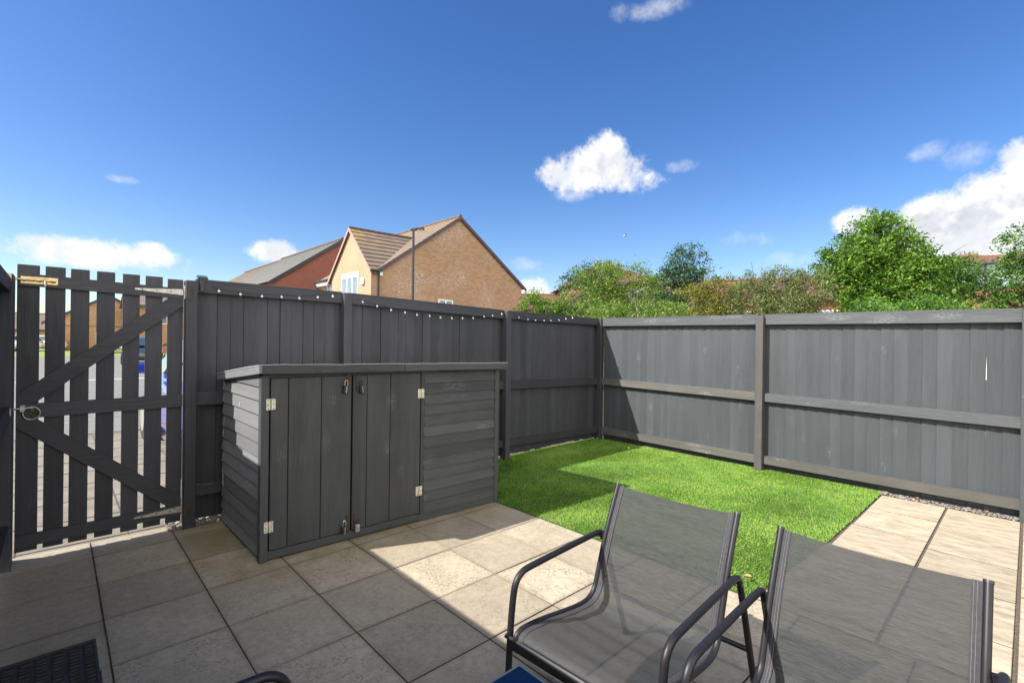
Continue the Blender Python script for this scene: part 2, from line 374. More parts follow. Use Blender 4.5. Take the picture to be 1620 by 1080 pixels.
def world_loc(o):
    v = Vector((0, 0, 0))
    while o is not None: v = v + o.location; o = o.parent
    return v
def tag(o, label=None, cat=None, group=None, kind=None):
    if label: o['label'] = label
    if cat: o['category'] = cat
    if group: o['group'] = group
    if kind: o['kind'] = kind
    return o
def thing(name, label, cat, loc=(0, 0, 0), group=None):
    o = bpy.data.objects.new(name, None); col.objects.link(o); o.location = loc; o.empty_display_size = 0.1
    return tag(o, label, cat, group)
def copy_tree(o, parent=None):
    kids = [c for c in bpy.data.objects if c.parent is o]
    c = o.copy(); col.objects.link(c); c.parent = parent
    for k in kids: copy_tree(k, c)
    return c
def np_mesh(name, verts, faces, rnd, mat, parent=None, origin=(0, 0, 0)):
    """verts (n,3), faces (m,k) -> one mesh object"""
    off = world_loc(parent) if parent is not None else Vector(origin)
    verts = np.asarray(verts, dtype=np.float32) - np.array(off[:], dtype=np.float32)
    m_, k_ = faces.shape
    me = bpy.data.meshes.new(name); me.vertices.add(len(verts)); me.vertices.foreach_set('co', verts.ravel())
    me.loops.add(m_*k_); me.loops.foreach_set('vertex_index', faces.astype(np.int32).ravel())
    me.polygons.add(m_); me.polygons.foreach_set('loop_start', (np.arange(m_)*k_).astype(np.int32))
    me.polygons.foreach_set('loop_total', np.full(m_, k_, dtype=np.int32))
    me.update(calc_edges=True)
    at = me.attributes.new('rnd', 'FLOAT', 'FACE'); at.data.foreach_set('value', rnd.astype(np.float32))
    me.materials.append(mat)
    o = bpy.data.objects.new(name, me); col.objects.link(o)
    if parent is not None: o.parent = parent
    else: o.location = off
    return o

# ------------------------------------------------------------------ setting: ground
def sheet(name, x0, x1, y0, y1, z, mat, kind='structure', sub=1):
    b = MB(); b.add([(x0, y0, z), (x1, y0, z), (x1, y1, z), (x0, y1, z)], [(0, 1, 2, 3)], 0.5)
    return tag(b.build(name, mat, origin=((x0+x1)/2, (y0+y1)/2, z)), kind=kind)
sheet('ground', -1500, 1500, -1500, 1500, -0.075, M['ground'])
sheet('pavement', -8, 9, 4.50, 9.6, -0.030, M['pavement'])
sheet('road', -60, 60, 9.6, 47.0, -0.050, M['tarmac'])
sheet('verge', -90, 60, 47.0, 78.0, -0.060, M['verge'])
sheet('far_pavement', -90, 60, 66.0, 69.0, -0.052, M['pavement'])
b = MB()
for i in range(7):      # parking bay lines
    x = -6.5+i*2.5
    b.add([(x, 17.0, -.044), (x+.12, 17.0, -.044), (x+.12, 21.6, -.044), (x, 21.6, -.044)], [(0, 1, 2, 3)], .5)
b.add([(-6.5, 21.6, -.044), (9, 21.6, -.044), (9, 21.74, -.044), (-6.5, 21.74, -.044)], [(0, 1, 2, 3)], .5)
tag(b.build('road_marking', M['marking']), kind='structure')
b = MB()       # joints of the public pavement
for i in range(9):
    y = 4.62+i*0.6
    b.box(-8, 9, y, y+.008, -.03, -.026, r=.5)
for i in range(28):
    x = -8+i*.6
    b.box(x, x+.008, 4.5, 9.5, -.03, -.0255, r=.5)
tag(b.build('pavement_joint', M['joint']), kind='structure')
b = MB(); b.box(-8, 9, 9.6, 9.73, -.075, -.012, 0.01); tag(b.build('kerb', M['pavement']), kind='structure')

# ------------------------------------------------------------------ patio
SX, SY, X0, Y0 = 0.455, 0.4795, 0.643, 3.227
b = MB(); b.box(-0.9, 6.0, -2.6, 4.53, -0.06, -0.011, r=.5); patio_base = tag(b.build('patio_base', M['joint'], origin=(2.5, 1, -.06)), kind='structure')
pav = MB(); riv = MB()
def slab(mb, x0, x1, y0, y1, g=0.0045):
    t = random.uniform(-.0014, .0014); a = random.uniform(-.0012, .0012); c = random.uniform(-.0012, .0012)
    cx, cy = (x0+x1)/2, (y0+y1)/2
    mb.box(x0+g*.6, x1-g*.6, y0+g*.8, y1-g*.8, -0.04, 0.0, 0.0022, None, lambda x, y, z: (x, y, z+(t+a*(x-cx)/.3+c*(y-cy)/.3)))
xs = [X0+SX*i for i in range(-1, 6)]
ys = [Y0-SY*j for j in range(-2, 12)]
TURF_X, TURF_Y = 2.905, 1.085
for i in range(len(xs)-1):
    for j in range(len(ys)-1):
        # the two left-hand columns break joint with the rest beside the gate
        slab(pav, xs[i], xs[i+1], ys[j+1], ys[j])
for i in range(len(xs)-1):                        # cut strip under the gate
    slab(pav, xs[i], xs[i+1], ys[0], 4.500)
# leftmost column beside the fence, with a wider joint
for j in range(len(ys)-1):
    if j == 3: continue
    slab(pav, -0.34, 0.186, ys[j+1], ys[j])
slab(pav, -0.34, 0.186, ys[0], 4.500)
slab(pav, -0.34, 0.186, 3.045, ys[3]); slab(pav, 0.152, 0.186, ys[4]-.0, 3.045, .002)
tag(pav.build('patio', M['paving'], origin=(1.5, 2.0, 0)), kind='structure')
# path on the right, bigger riven flags
rows = [(0.983, 0.508), (0.499, 0.042), (0.03, -0.43), (-0.44, -0.9)]
cuts = [[5.87, 5.33, 4.74, 4.14, 3.54, 2.93], [5.86, 5.20, 4.58, 3.98, 3.38, 2.93], [5.86, 5.3, 4.7, 4.1, 3.5, 2.93], [5.86, 5.2, 4.6, 4.0, 3.4, 2.93]]
for (ya, yb), cc in zip(rows, cuts):
    for k in range(len(cc)-1):
        if ya > .9: slab(riv, cc[k+1]+.004, cc[k]-.003, yb, ya + (0.075 if cc[k+1] < 3.8 else 0.0) + random.uniform(-.008, .008), .005)
        else: slab(riv, cc[k+1]+.004, cc[k]-.003, yb, ya, .005)
tag(riv.build('path', M['riven'], origin=(4.4, 0.5, 0)), kind='structure')

# ------------------------------------------------------------------ artificial lawn
b = MB(); b.add([(2.895, 1.09, .004), (3.9, 1.02, .004), (5.905, 0.985, .004), (5.985, 4.50, .004), (2.895, 4.50, .004)], [(0, 1, 2, 3, 4)], .5)
tag(b.build('turf_backing', M['turf_base'], origin=(4.4, 2.7, 0)), kind='structure')
def turf():
    n = 270000
    x = rng.uniform(2.885, 5.98, n); y = rng.uniform(0.98, 4.49, n)
    low = np.where(x < 3.9, 1.085-(x-2.9)*.07, 1.015-(x-3.9)*.017)
    k = (y > low+rng.normal(0, .006, n)) & (x > 2.905+rng.normal(0, .006, n)) & ~((x < 2.93) & (y > 3.27)); x, y = x[k], y[k]; n = len(x)
    # keep more blades near the camera
    h = rng.uniform(.009, .020, n); w = rng.uniform(.0018, .0036, n); a = rng.uniform(0, 2*np.pi, n)
    # brushed direction varies in patches
    px = np.sin(x*3.1+1.3*np.sin(y*2.3))+np.sin(y*4.1+x*1.7); ld = px*1.2+rng.normal(0, .8, n); ln = rng.uniform(.003, .017, n)
    ca, sa = np.cos(a)*w/2, np.sin(a)*w/2; lx, ly = np.cos(ld)*ln, np.sin(ld)*ln
    z0 = np.full(n, .003)
    P = np.stack([np.stack([x-ca, y-sa, z0], 1), np.stack([x+ca, y+sa, z0], 1),
                  np.stack([x+lx*.45+ca*.8, y+ly*.45+sa*.8, z0+h*.62], 1), np.stack([x+lx, y+ly, z0+h], 1)], 1)
    f = np.arange(4*n).reshape(n, 4)
    patch = 0.5+0.22*np.sin(x*5.3+2*np.sin(y*3.7))*np.sin(y*6.1+1.5*np.sin(x*4.1))
    big = .14*np.sin(x*1.9+y*2.6+1.0)*np.sin(y*1.5-x*.8)+.10*np.sin(x*13+3*np.sin(y*7))*np.sin(y*11+2*np.sin(x*9))
    r = np.clip(patch*0.55+big+rng.beta(2, 2, n)*0.8-.15, 0, .92)
    r = np.where(rng.random(n) < .035+.05*(px > 1.1), 1.0, r)
    h = h
    return P.reshape(-1, 3), f, r
P_, f_, r_ = turf()
tag(np_mesh('artificial_grass', P_, f_, r_, M['turf_leaf'], origin=(4.4, 2.7, 0)), 'bright green artificial lawn between the shed, the grey fence and the paving', 'artificial grass', kind='stuff')

# ------------------------------------------------------------------ gravel
def pebbles(x0, x1, y0, y1, n, zb=-.008, big=0):
    b = MB()
    for i in range(n):
        x, y = random.uniform(x0, x1), random.uniform(y0, y1); r = random.uniform(.006, .013)
        if random.random() < big: r *= 1.8
        b.ico((x, y, zb+r*.45+random.uniform(0, .008)), r, 1, None, .16, (random.uniform(.8, 1.3), random.uniform(.8, 1.3), .65))
    return b
b = pebbles(5.87, 6.02, -.4, 1.02, 620, -.008, .05)
tag(b.build('gravel', M['stone'], origin=(5.93, .5, 0)), 'strip of small grey gravel between the flagstones and the grey fence', 'gravel', kind='stuff')
b = pebbles(.62, 1.0, 4.36, 4.56, 420, .0, .15)
tag(b.build('gravel', M['stone'], origin=(.8, 4.45, 0)), 'loose pale gravel at the foot of the gate post beside the shed', 'gravel', kind='stuff')

# ------------------------------------------------------------------ fences
def lerp(a, b, t): return a+(b-a)*t
def ztop(x):
    pts = [(-.3, 1.90), (.73, 1.885), (1.94, 1.874), (3.99, 1.811), (6.1, 1.785)]
    for (xa, za), (xb, zb) in zip(pts, pts[1:]):
        if x <= xb: return lerp(za, zb, (x-xa)/(xb-xa))
    return pts[-1][1]
def zmid(x): return lerp(1.018, .913, (x-.84)/(5.9-.84))      # top of the middle rail
def zlow(x): return lerp(.299, .185, (x-.88)/(5.9-.88))        # top of the low rail

fa = thing('back_fence', 'dark charcoal closeboard fence behind the shed with lights strung along it', 'fence', (3.3, 4.4, 0))
PW = .078
posts = [(.708, 1.876), (1.941, 1.876), (3.985, 1.812), (5.872, 1.792)]
for x, z in posts:
    b = MB(); b.box(x, x+PW, 4.345, 4.445, -.05, z, .004); b.build('post', M['fence_z'], fa)
bays = [(posts[i][0]+PW, posts[i+1][0]) for i in range(3)]
for xa, xb in bays:
    for nm, fz, hgt in (('top_rail', lambda x: ztop(x)-.004, .088), ('middle_rail', zmid, .095), ('bottom_rail', zlow, .078)):
        b = MB(); za, zb = fz(xa), fz(xb); yf = 4.392
        b.prism([(xa, yf, za-hgt), (xb, yf, zb-hgt), (xb, yf, zb), (xa, yf, za)], (0, .053, 0))
        b.build(nm, M['fence_x'], fa)
    b = MB(); x = xa-.0; n = round((xb-xa)/.098); w = (xb-xa)/n
    for k in range(n+1):
        x = xa+k*w-w*.5 if k else xa-.02
        x1 = x+w*1.12 if k else xa+w*.62; lean = random.uniform(-.006, .006); wob = random.uniform(-.003, .003)
        x1 = min(x1, xb+.03)
        zt = ztop(x)+random.uniform(-.002, .002); y = 4.447
        # featheredge profile: thin edge tucked behind the thick edge of the next
        x1 = x1-w*.12 if k and x1 < xb else x1
        g_ = random.uniform(.004, .0075)
        prof = [(x+g_, y+.009+wob*.5), (x+g_, y+.018), (x1, y+.016), (x1, y+wob*.4)]
        zb_ = .03+random.uniform(-.008, .008)
        vs = [(px+(lean if q_ else 0), py, z) for q_, z in ((0, zb_), (1, zt)) for px, py in prof]
        b.add(vs, [(0, 1, 2, 3), (7, 6, 5, 4), (0, 4, 5, 1), (1, 5, 6, 2), (2, 6, 7, 3), (3, 7, 4, 0)])
    b.prism([(xa-.02, 4.467, .04), (xb+.02, 4.467, .04), (xb+.02, 4.467, ztop(xb)-.012), (xa-.02, 4.467, ztop(xa)-.012)], (0, .004, 0), .5)
    b.build('board_panel', M['fence_z'], fa)
# capping strip seen as a pale line on top
for xa, xb in bays:
    b = MB(); b.prism([(xa, 4.398, ztop(xa)-.002), (xb, 4.398, ztop(xb)-.002), (xb, 4.398, ztop(xb)+.012), (xa, 4.398, ztop(xa)+.012)], (0, .074, 0)); b.build('capping', M['fence_x'], fa)
b = MB(); b.box(5.905, 6.02, 4.449, 4.472, .0, 1.775); b.build('light_leak_filler', M['fence_z'], fa)  # added filler, closes the corner gap where sunlight leaked through
# eye bolt on the corner post
b = MB(); b.tube([(5.862, 4.40, .905), (5.845, 4.395, .905)], .004, 6); b.tube([(5.84+.012*math.cos(a), 4.395, .905+.012*math.sin(a)) for a in [i*math.pi/5 for i in range(10)]], .003, 6)
b.build('eye_bolt', M['steel'], fa)

fb = thing('side_fence', 'grey painted sunlit closeboard fence beyond the lawn and path', 'fence', (5.95, 2.2, 0))
bp = [(4.40, 1.79), (2.083, 1.773), (-.03, 1.765), (-2.1, 1.76)]
for y, z in bp[1:]:
    b = MB(); b.box(5.86, 5.955, y, y+.082, -.05, z, .004); b.build('post', wood('post_paint', (.055, .050, .047), 'z', .2, .2) if y == bp[1][0] else M['grey_z'], fb)
by = [(bp[i+1][0]+.082, bp[i][0] if i else 4.345) for i in range(3)]
def bz(y): return lerp(1.765, 1.792, (y)/4.4)
for i, (ya, yb) in enumerate(by):
    for nm, fz, hgt in (('top_rail', lambda y: bz(y)-.006, .10), ('middle_rail', lambda y: lerp(.862, .918, y/4.4), .094), ('bottom_rail', lambda y: .172 if i else lerp(.165, .185, (y-2.1)/2.3), .088)):
        b = MB(); xf = 5.902
        b.prism([(xf, ya, fz(ya)-hgt), (xf, yb, fz(yb)-hgt), (xf, yb, fz(yb)), (xf, ya, fz(ya))], (.05, 0, 0))
        b.build(nm, M['rail_warm'] if (i == 0 and nm != 'top_rail') or nm == 'bottom_rail' else M['grey_y'], fb)
    b = MB(); n = round((yb-ya)/.105); w = (yb-ya)/n
    for k in range(n):
        y = ya+k*w-.012; y1 = y+w*1.13; lean = random.uniform(-.006, .006); x = 5.954+random.uniform(-.0005, .003)
        zt = bz(y)+random.uniform(-.003, .004); zb_ = .035+random.uniform(-.012, .012)
        prof = [(x+.012, y), (x+.019, y), (x+.012, y1), (x+.001, y1)]
        vs = [(px, py+(lean if q_ else 0), z) for q_, z in ((0, zb_), (1, zt)) for px, py in prof]
        b.add(vs, [(0, 1, 2, 3), (7, 6, 5, 4), (0, 4, 5, 1), (1, 5, 6, 2), (2, 6, 7, 3), (3, 7, 4, 0)])
    b.build('board_panel', M['grey_z'], fb)
    b = MB(); b.prism([(5.915, ya, bz(ya)-.004), (5.915, yb, bz(yb)-.004), (5.915, yb, bz(yb)+.012), (5.915, ya, bz(ya)+.012)], (.07, 0, 0)); b.build('capping', M['grey_y'], fb)
    b = MB(); b.box(5.975, 5.998, ya, yb, -.05, .10, 0); b.build('gravel_board', M['fence_y'], fb)
b = MB()       # two white paint scratches on the boards
b.prism([(5.9525, .263, 1.16), (5.9525, .267, 1.16), (5.9525, .266, 1.28), (5.9525, .2645, 1.36)], (.002, 0, 0))
b.build('paint_scratch', M['white'], fb)

fc = thing('left_fence', 'near black fence end at the extreme left beside the gate', 'fence', (-.23, 1.9, 0))
for y in (4.262, 2.3, .4, -1.5):
    b = MB(); b.box(-.276, -.194, y, y+(.195 if y > 4 else .083), -.05, 1.822 if y > 4 else 1.80, .004); b.build('post', M['fence_z'], fc)
for ya, yb in ((2.383, 4.262), (.483, 2.3), (-1.417, .4)):
    for z0, z1, nm in ((1.71, 1.796, 'top_rail'), (.92, 1.01, 'middle_rail'), (.20, .285, 'bottom_rail')):
        b = MB(); b.box(-.252, -.204, ya, yb, z0, z1, .002); b.build(nm, M['fence_y'], fc)
    b = MB(); n = int((yb-ya)/.1)
    for k in range(n):
        y = ya+k*(yb-ya)/n; w = (yb-ya)/n
        b.box(-.272-.004*(k % 2), -.254-.004*(k % 2), y-.006, y+w+.004, .03, 1.80, 0)
    b.build('board_panel', M['fence_z'], fc)

# ------------------------------------------------------------------ gate
gt = thing('garden_gate', 'dark slatted ledged and braced garden gate, closed, with open gaps between its slats', 'gate', (.26, 4.4, 0))
sl = [(-.185, -.081, 1.905), (-.055, .043, 1.905), (.068, .164, 1.902), (.201, .299, 1.90), (.341, .438, 1.897), (.471, .573, 1.895), (.604, .700, 1.886)]
GY = 4.405
for i, (xa, xb, zt) in enumerate(sl):
    b = MB(); lo = .060-i*.001
    b.box(xa, xb, GY, GY+.018, lo, zt-.006, .002); b.build('slat', M['fence_z'], gt)
for nm, za, zb, hh in (('top_rail', 1.842, 1.812, .078), ('middle_rail', 1.008, 1.014, .092), ('bottom_rail', .172, .182, .078)):
    b = MB(); b.prism([(-.182, GY-.022, za-hh), (.699, GY-.022, zb-hh), (.699, GY-.022, zb), (-.182, GY-.022, za)], (0, .0215, 0)); b.build(nm, M['fence_x'], gt)
def brace(p0, p1, w, zlo, zhi):
    """diagonal brace clipped between two rails (z range at each end)"""
    (xa, za), (xb, zb) = p0, p1; dx, dz = xb-xa, zb-za; L = math.hypot(dx, dz); nx, nz = -dz/L*w/2, dx/L*w/2
    poly = [(xa-nx, za-nz), (xb-nx, zb-nz), (xb+nx, zb+nz), (xa+nx, za+nz)]
    out = poly
    for lim, sgn in ((zlo, 1), (zhi, -1)):
        res = []
        for (ax, az), (bx, bz_) in zip(out, out[1:]+out[:1]):
            ia, ib = (az-lim)*sgn >= 0, (bz_-lim)*sgn >= 0
            if ia: res.append((ax, az))
            if ia != ib: t = (lim-az)/(bz_-az); res.append((ax+(bx-ax)*t, lim))
        out = res
    for lim, sgn in ((-.182, 1), (.698, -1)):
        res = []
        for (ax, az), (bx, bz_) in zip(out, out[1:]+out[:1]):
            ia, ib = (ax-lim)*sgn >= 0, (bx-lim)*sgn >= 0
            if ia: res.append((ax, az))
            if ia != ib: t = (lim-ax)/(bx-ax); res.append((lim, az+(bz_-az)*t))
        out = res
    b = MB(); b.prism([(x, GY-.021, z) for x, z in out], (0, .0205, 0)); return b
brace((-.24, .955), (.72, 1.765), .098, 1.010, 1.733).build('brace', M['fence_x'], gt)
brace((-.22, .955), (.76, .125), .098, .180, .919).build('brace', M['fence_x'], gt)
def t_hinge(xt, xh, z, dz):
    b = MB(); y = GY-.027
    b.prism([(xt, y, z-.006+dz), (xt, y, z+.006+dz), (xh-.02, y, z+.022), (xh-.02, y, z-.022)], (0, .004, 0))
    o = b.build('hinge', M['steel'], gt)
    b = MB(); b.box(xh+.004, xh+.034, 4.338, 4.343, z-.052, z+.052, .001); 
    b.build('hinge_plate', M['rusty'], o)
    b = MB(); b.tube([(xh-.010, y-.003, z-.05), (xh-.010, y-.003, z+.05)], .0065, 8); b.build('hinge_pin', M['steel'], o)
    for t in (.15, .45, .75): b = MB(); b.tube([(lerp(xt, xh-.02, t), y-.003, z+dz*(1-t)), (lerp(xt, xh-.02, t), y, z+dz*(1-t))], .0045, 8); b.build('screw', M['screw'], o)
    for zz in (-.035, .035): b = MB(); b.tube([(xh+.019, 4.335, z+zz), (xh+.019, 4.339, z+zz)], .0045, 8); b.build('screw', M['screw'], o)
t_hinge(.407, .716, 1.784, .004); t_hinge(.415, .722, .150, -.004)
# barrel bolt, brassed
b = MB(); b.box(-.168, .006, GY-.0265, GY-.0235, 1.776, 1.822, .001); bolt = b.build('barrel_bolt', M['brass'], gt)
b = MB(); b.tube([(-.235, GY-.034, 1.800), (-.005, GY-.034, 1.800)], .0065, 10); b.build('bolt_rod', M['brass'], bolt)
for x in (-.150, -.085, -.015): b = MB(); b.tube([(x-.008, GY-.034, 1.800), (x+.008, GY-.034, 1.800)], .0105, 10); b.build('bolt_keep', M['steel'], bolt)
b = MB(); b.tube([(-.055, GY-.034, 1.800), (-.055, GY-.05, 1.78), (-.055, GY-.05, 1.762)], .005, 8); b.build('bolt_handle', M['steel'], bolt)
b = MB(); b.box(-.232, -.202, 4.254, 4.259, 1.776, 1.824, .001); b.build('catch_plate', M['steel'], fc)
# ring latch
b = MB(); b.tube([(-.112+.040*math.cos(a), GY-.036, .948+.040*math.sin(a)) for a in [i*math.pi/10 for i in range(21)]], .0042, 8); ring = b.build('ring_latch', M['steel'], gt)
b = MB(); b.tube([(-.112, GY-.024, .948), (-.112, GY-.029, .948)], .032, 20); b.build('latch_plate', M['rusty'], ring)
b = MB(); b.tube([(-.112, GY-.03, .965), (-.112, GY-.04, .985)], .009, 8); b.tube([(-.225, GY-.036, .978), (-.105, GY-.036, .984)], .0065, 8); b.build('latch_bar', M['steel'], ring)
b = MB(); b.box(-.165, -.142, GY-.045, GY-.022, .960, 1.002, .002); b.build('latch_catch', M['steel'], ring)
b = MB(); b.box(-.226, -.198, 4.254, 4.259, .955, 1.000, .001); b.build('catch_plate', M['steel'], fc)

# ------------------------------------------------------------------ shed
SH = Vector((.957, 3.358, 0))
def S(u, v, z): return (SH.x+u-.010*v, SH.y-.0419*u+v, z)
sd = thing('bike_store', 'low dark grey timber storage shed with double doors against the fence', 'shed', (1.9, 3.8, 0))
def sbox(b, u0, u1, v0, v1, z0, z1, ch=.002, r=None): return b.box(u0, u1, v0, v1, z0, z1, ch, r, S)
def frt(u): return lerp(1.224, 1.200, u/2.0)       # front wall top
DP = .955
# side cladding (sun side): overlapping boards, sloped top
def side_wall(u0, sgn, mat, nm):
    b = MB(); rows = 13; zt = 1.205
    for k in range(rows):
        z0 = .035+k*.0915; z1 = z0+.098; jit = random.uniform(-.002, .002)
        o0, o1 = .016, .004          # lower edge stands proud
        zt0, zt1 = min(z1, 1.20), min(z1, 1.115)
        if z0 > 1.08: 
            zt1 = max(z0-.0+.002, 1.115) if z0 < 1.113 else None
        if zt1 is None:
            vv = .955*(1.2-z0)/.09*.9
            pts = [(0.05, z0), (max(.2, min(DP, vv)), z0), (.05, 1.2)]
            b.add([S(u0-sgn*o0, p[0], p[1]+jit) for p in pts]+[S(u0+sgn*.004, p[0], p[1]+jit) for p in pts], [(0, 1, 2), (5, 4, 3), (0, 3, 4, 1), (1, 4, 5, 2), (2, 5, 3, 0)])
            continue
        vs = []
        for v, za in ((.05, zt0), (DP, zt1)):
            vs += [S(u0-sgn*o0, v, z0+jit), S(u0-sgn*o1, v, za+jit), S(u0+sgn*.004, v, za+jit), S(u0+sgn*.004, v, z0+jit)]
        b.add(vs, [(0, 1, 2, 3), (7, 6, 5, 4), (0, 4, 5, 1), (1, 5, 6, 2), (2, 6, 7, 3), (3, 7, 4, 0)])
    return b.build(nm, mat, sd)
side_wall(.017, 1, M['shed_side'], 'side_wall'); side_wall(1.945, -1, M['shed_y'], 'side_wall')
b = MB(); sbox(b, .02, 1.94, DP-.02, DP, .03, 1.10); b.build('back_wall', M['shed_x'], sd)
# corner trims
for u0, u1 in ((.0, .050), (1.915, 1.962)):
    b = MB(); sbox(b, u0, u1, 0, .05, .004, frt(u0)-.012, .003); b.build('corner_post', M['shed_z'], sd)
b = MB(); sbox(b, 1.166, 1.196, .004, .022, .06, 1.19, .002); b.build('door_jamb', M['shed_z'], sd)
b = MB(); sbox(b, .052, 1.164, .012, .03, .012, .066, .002); sbox(b, 1.150, 1.914, .006, .028, -.0+.006, .062, .002); b.build('plinth_board', M['shed_x'], sd)
b = MB(); sbox(b, .05, 1.165, .016, .05, 1.19, 1.218, .001); b.build('door_head', M['shed_x'], sd)
# doors
def door(us, nm_label):
    first = None; root = None
    b = MB()
    for ua, ub in us:
        sbox(b, ua+.0022, ub-.0022, random.uniform(-.001, .001), .017, .074, 1.186, .0022)
    sbox(b, us[0][0]+.01, us[-1][1]-.01, .0175, .035, .95, 1.03, .002); sbox(b, us[0][0]+.01, us[-1][1]-.01, .0175, .035, .20, .28, .002)
    o = b.build('door', M['shed_z'], sd); o['label'] = nm_label; return o
d1 = door([(.056, .167), (.167, .382), (.382, .596)], 'left shed door of three vertical boards')
d2 = door([(.603, .712), (.712, .898), (.898, 1.158)], 'right shed door of three vertical boards')
def butt(u, z, par):
    b = MB()
    for s_ in (-1, 1):
        sbox(b, u+s_*.0155-.0125, u+s_*.0155+.0125, -.0045, -.0015, z-.036, z+.036, .0012)
    o = b.build('hinge', M['zinc'], par)
    b = MB(); p, q_ = S(u, -.004, z-.036), S(u, -.004, z+.036); b.tube([p, q_], .0045, 8); b.build('hinge_pin', M['brass'], o)
    for s_ in (-1, 1):
        for dz in (-.026, 0, .026):
            b = MB(); p = Vector(S(u+s_*.017, -.0042, z+dz)); b.tube([p, p-Vector((0, .0012, 0))], .0035, 8); b.build('screw', M['screw'], o)
butt(.058, 1.020, d1); butt(.052, .228, d1); butt(1.160, 1.023, d2); butt(1.150, .252, d2)
# right hand shiplap panel
b = MB(); rows = 13
for k in range(rows):
    z0 = .064+k*.0868; z1 = z0+.093 if k < rows-1 else z0+.085
    j = random.uniform(-.003, .003); tl = random.uniform(-.004, .004)
    vs = []
    for u, t_ in ((1.198, 0), (1.914, tl)):
        zz = min(z1, frt(u)-.012)
        vs += [S(u, .002, z0+j+t_), S(u, .013, zz+j*0), S(u, .024, zz), S(u, .024, z0+j+t_)]
    b.add(vs, [(0, 1, 2, 3), (7, 6, 5, 4), (0, 4, 5, 1), (1, 5, 6, 2), (2, 6, 7, 3), (3, 7, 4, 0)])
b.build('front_panel', M['shed_x'], sd)
# roof
b = MB()
def rz(v, u): return lerp(1.272, 1.166, (v+.03)/1.02)-.012*u
V0, V1 = -.028, .985
def roof_slab(b, u0, u1, off, th):
    pts = [(u0, V0), (u1, V0), (u1, V1), (u0, V1)]
    b.add([S(u, v, rz(v, u)+off-th) for u, v in pts]+[S(u, v, rz(v, u)+off) for u, v in pts], [(0, 3, 2, 1), (4, 5, 6, 7), (0, 1, 5, 4), (1, 2, 6, 5), (2, 3, 7, 6), (3, 0, 4, 7)])
roof_slab(b, -.008, 1.997, -.004, .016); rf = b.build('roof', M['shed_x'], sd)
b = MB(); n = 40     # wrinkled felt, edges lapping a few mm over the fascias
vs = []; 
for i in range(n+1):
    u = lerp(-.030, 2.021, i/n)
    for j in range(9):
        v = lerp(V0-.022, V1+.006, j/8)
        vs.append(S(u, v, rz(v, u)+.0045+.0022*math.sin(u*17+v*5)*math.sin(u*7.3+1)+random.uniform(0, .001)))
nn = len(vs); top = [(i*9+j, (i+1)*9+j, (i+1)*9+j+1, i*9+j+1) for i in range(n) for j in range(8)]
b.add(vs+[Vector(p)-Vector((0, 0, .003)) for p in vs], top+[tuple(k+nn for k in reversed(f)) for f in top]+[(i*9, i*9+nn, (i+1)*9+nn, (i+1)*9) for i in range(n)]+[(j, j+1, j+1+nn, j+nn) for j in range(8)]+[(n*9+j, n*9+j+nn, n*9+j+1+nn, n*9+j+1) for j in range(8)], .5)
b.build('roof_felt', M['felt'], rf)
for u0, u1, v_ in ((-.008, .990, -.046), (.993, 2.012, -.049)):
    b = MB(); vs = [S(u, v, z) for u in (u0, u1) for v in (v_, v_+.017) for z in (rz(V0, u)-.052, rz(V0, u)+.0035)]
    b.add(vs, [(0, 1, 3, 2), (4, 6, 7, 5), (0, 4, 5, 1), (2, 3, 7, 6), (0, 2, 6, 4), (1, 5, 7, 3)]); b.build('fascia', M['shed_x'], rf)
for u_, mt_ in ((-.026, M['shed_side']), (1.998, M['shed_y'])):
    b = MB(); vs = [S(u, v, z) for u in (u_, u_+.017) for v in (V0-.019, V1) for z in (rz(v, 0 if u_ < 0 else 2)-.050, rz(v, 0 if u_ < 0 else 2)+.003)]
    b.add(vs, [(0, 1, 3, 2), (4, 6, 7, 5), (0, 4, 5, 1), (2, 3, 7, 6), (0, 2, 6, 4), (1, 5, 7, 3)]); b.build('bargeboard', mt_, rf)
# hasps and padlocks
def hasp(u, z, mat):
    b = MB(); sbox(b, u-.011, u+.011, -.006, -.002, z-.035, z+.060, .001); sbox(b, u-.007, u+.007, -.014, -.007, z-.055, z-.02, .001)
    return b.build('hasp', mat, d1 if u < .6 else d2)
for u, z, mt_ in ((.566, 1.135, M['rusty']), (.636, 1.13, M['rusty']), (.572, .135, M['rusty']), (.630, .13, M['rusty'])): hasp(u, z, mt_)
def padlock(u, z, label, bodymat, shackmat, tilt=0.0):
    p = Vector(S(u, -.018, z)); t = thing('padlock', label, 'padlock', p, 'padlocks on the shed doors')
    b = MB(); b.box(p.x-.013, p.x+.013, p.y-.009, p.y+.009, p.z-.062, p.z-.020, .003); b.build('body', bodymat, t)
    b = MB(); pts = [(p.x-.008, p.y, p.z-.022), (p.x-.008, p.y, p.z-.002)]+[(p.x-.008*math.cos(a), p.y, p.z-.002+.010*math.sin(a)) for a in [i*math.pi/6 for i in range(1, 6)]]+[(p.x+.008, p.y, p.z-.002), (p.x+.008, p.y, p.z-.022)]
    b.tube(pts, .0026, 8); b.build('shackle', shackmat, t)
    for k in range(4):
        b = MB(); zz = p.z-.056+k*.009; b.tube([(p.x, p.y-.0115, zz-.0028), (p.x, p.y-.0115, zz+.0028)], .0055, 10); b.build('number_wheel', M['chrome'], t)
    t.rotation_euler = (0, tilt, 0); t.scale = (1.3, 1.3, 1.3); return t
padlock(.548, 1.145, 'black combination padlock, upper left of the pair at the top of the shed doors', M['lockblack'], M['brass'], .12)
padlock(.656, 1.14, 'black combination padlock on the right door at the top', M['lockblack'], M['rusty'], -.08)
padlock(.545, .150, 'chrome padlock hanging at the foot of the left door', M['lockblack'], M['chrome'], .05)
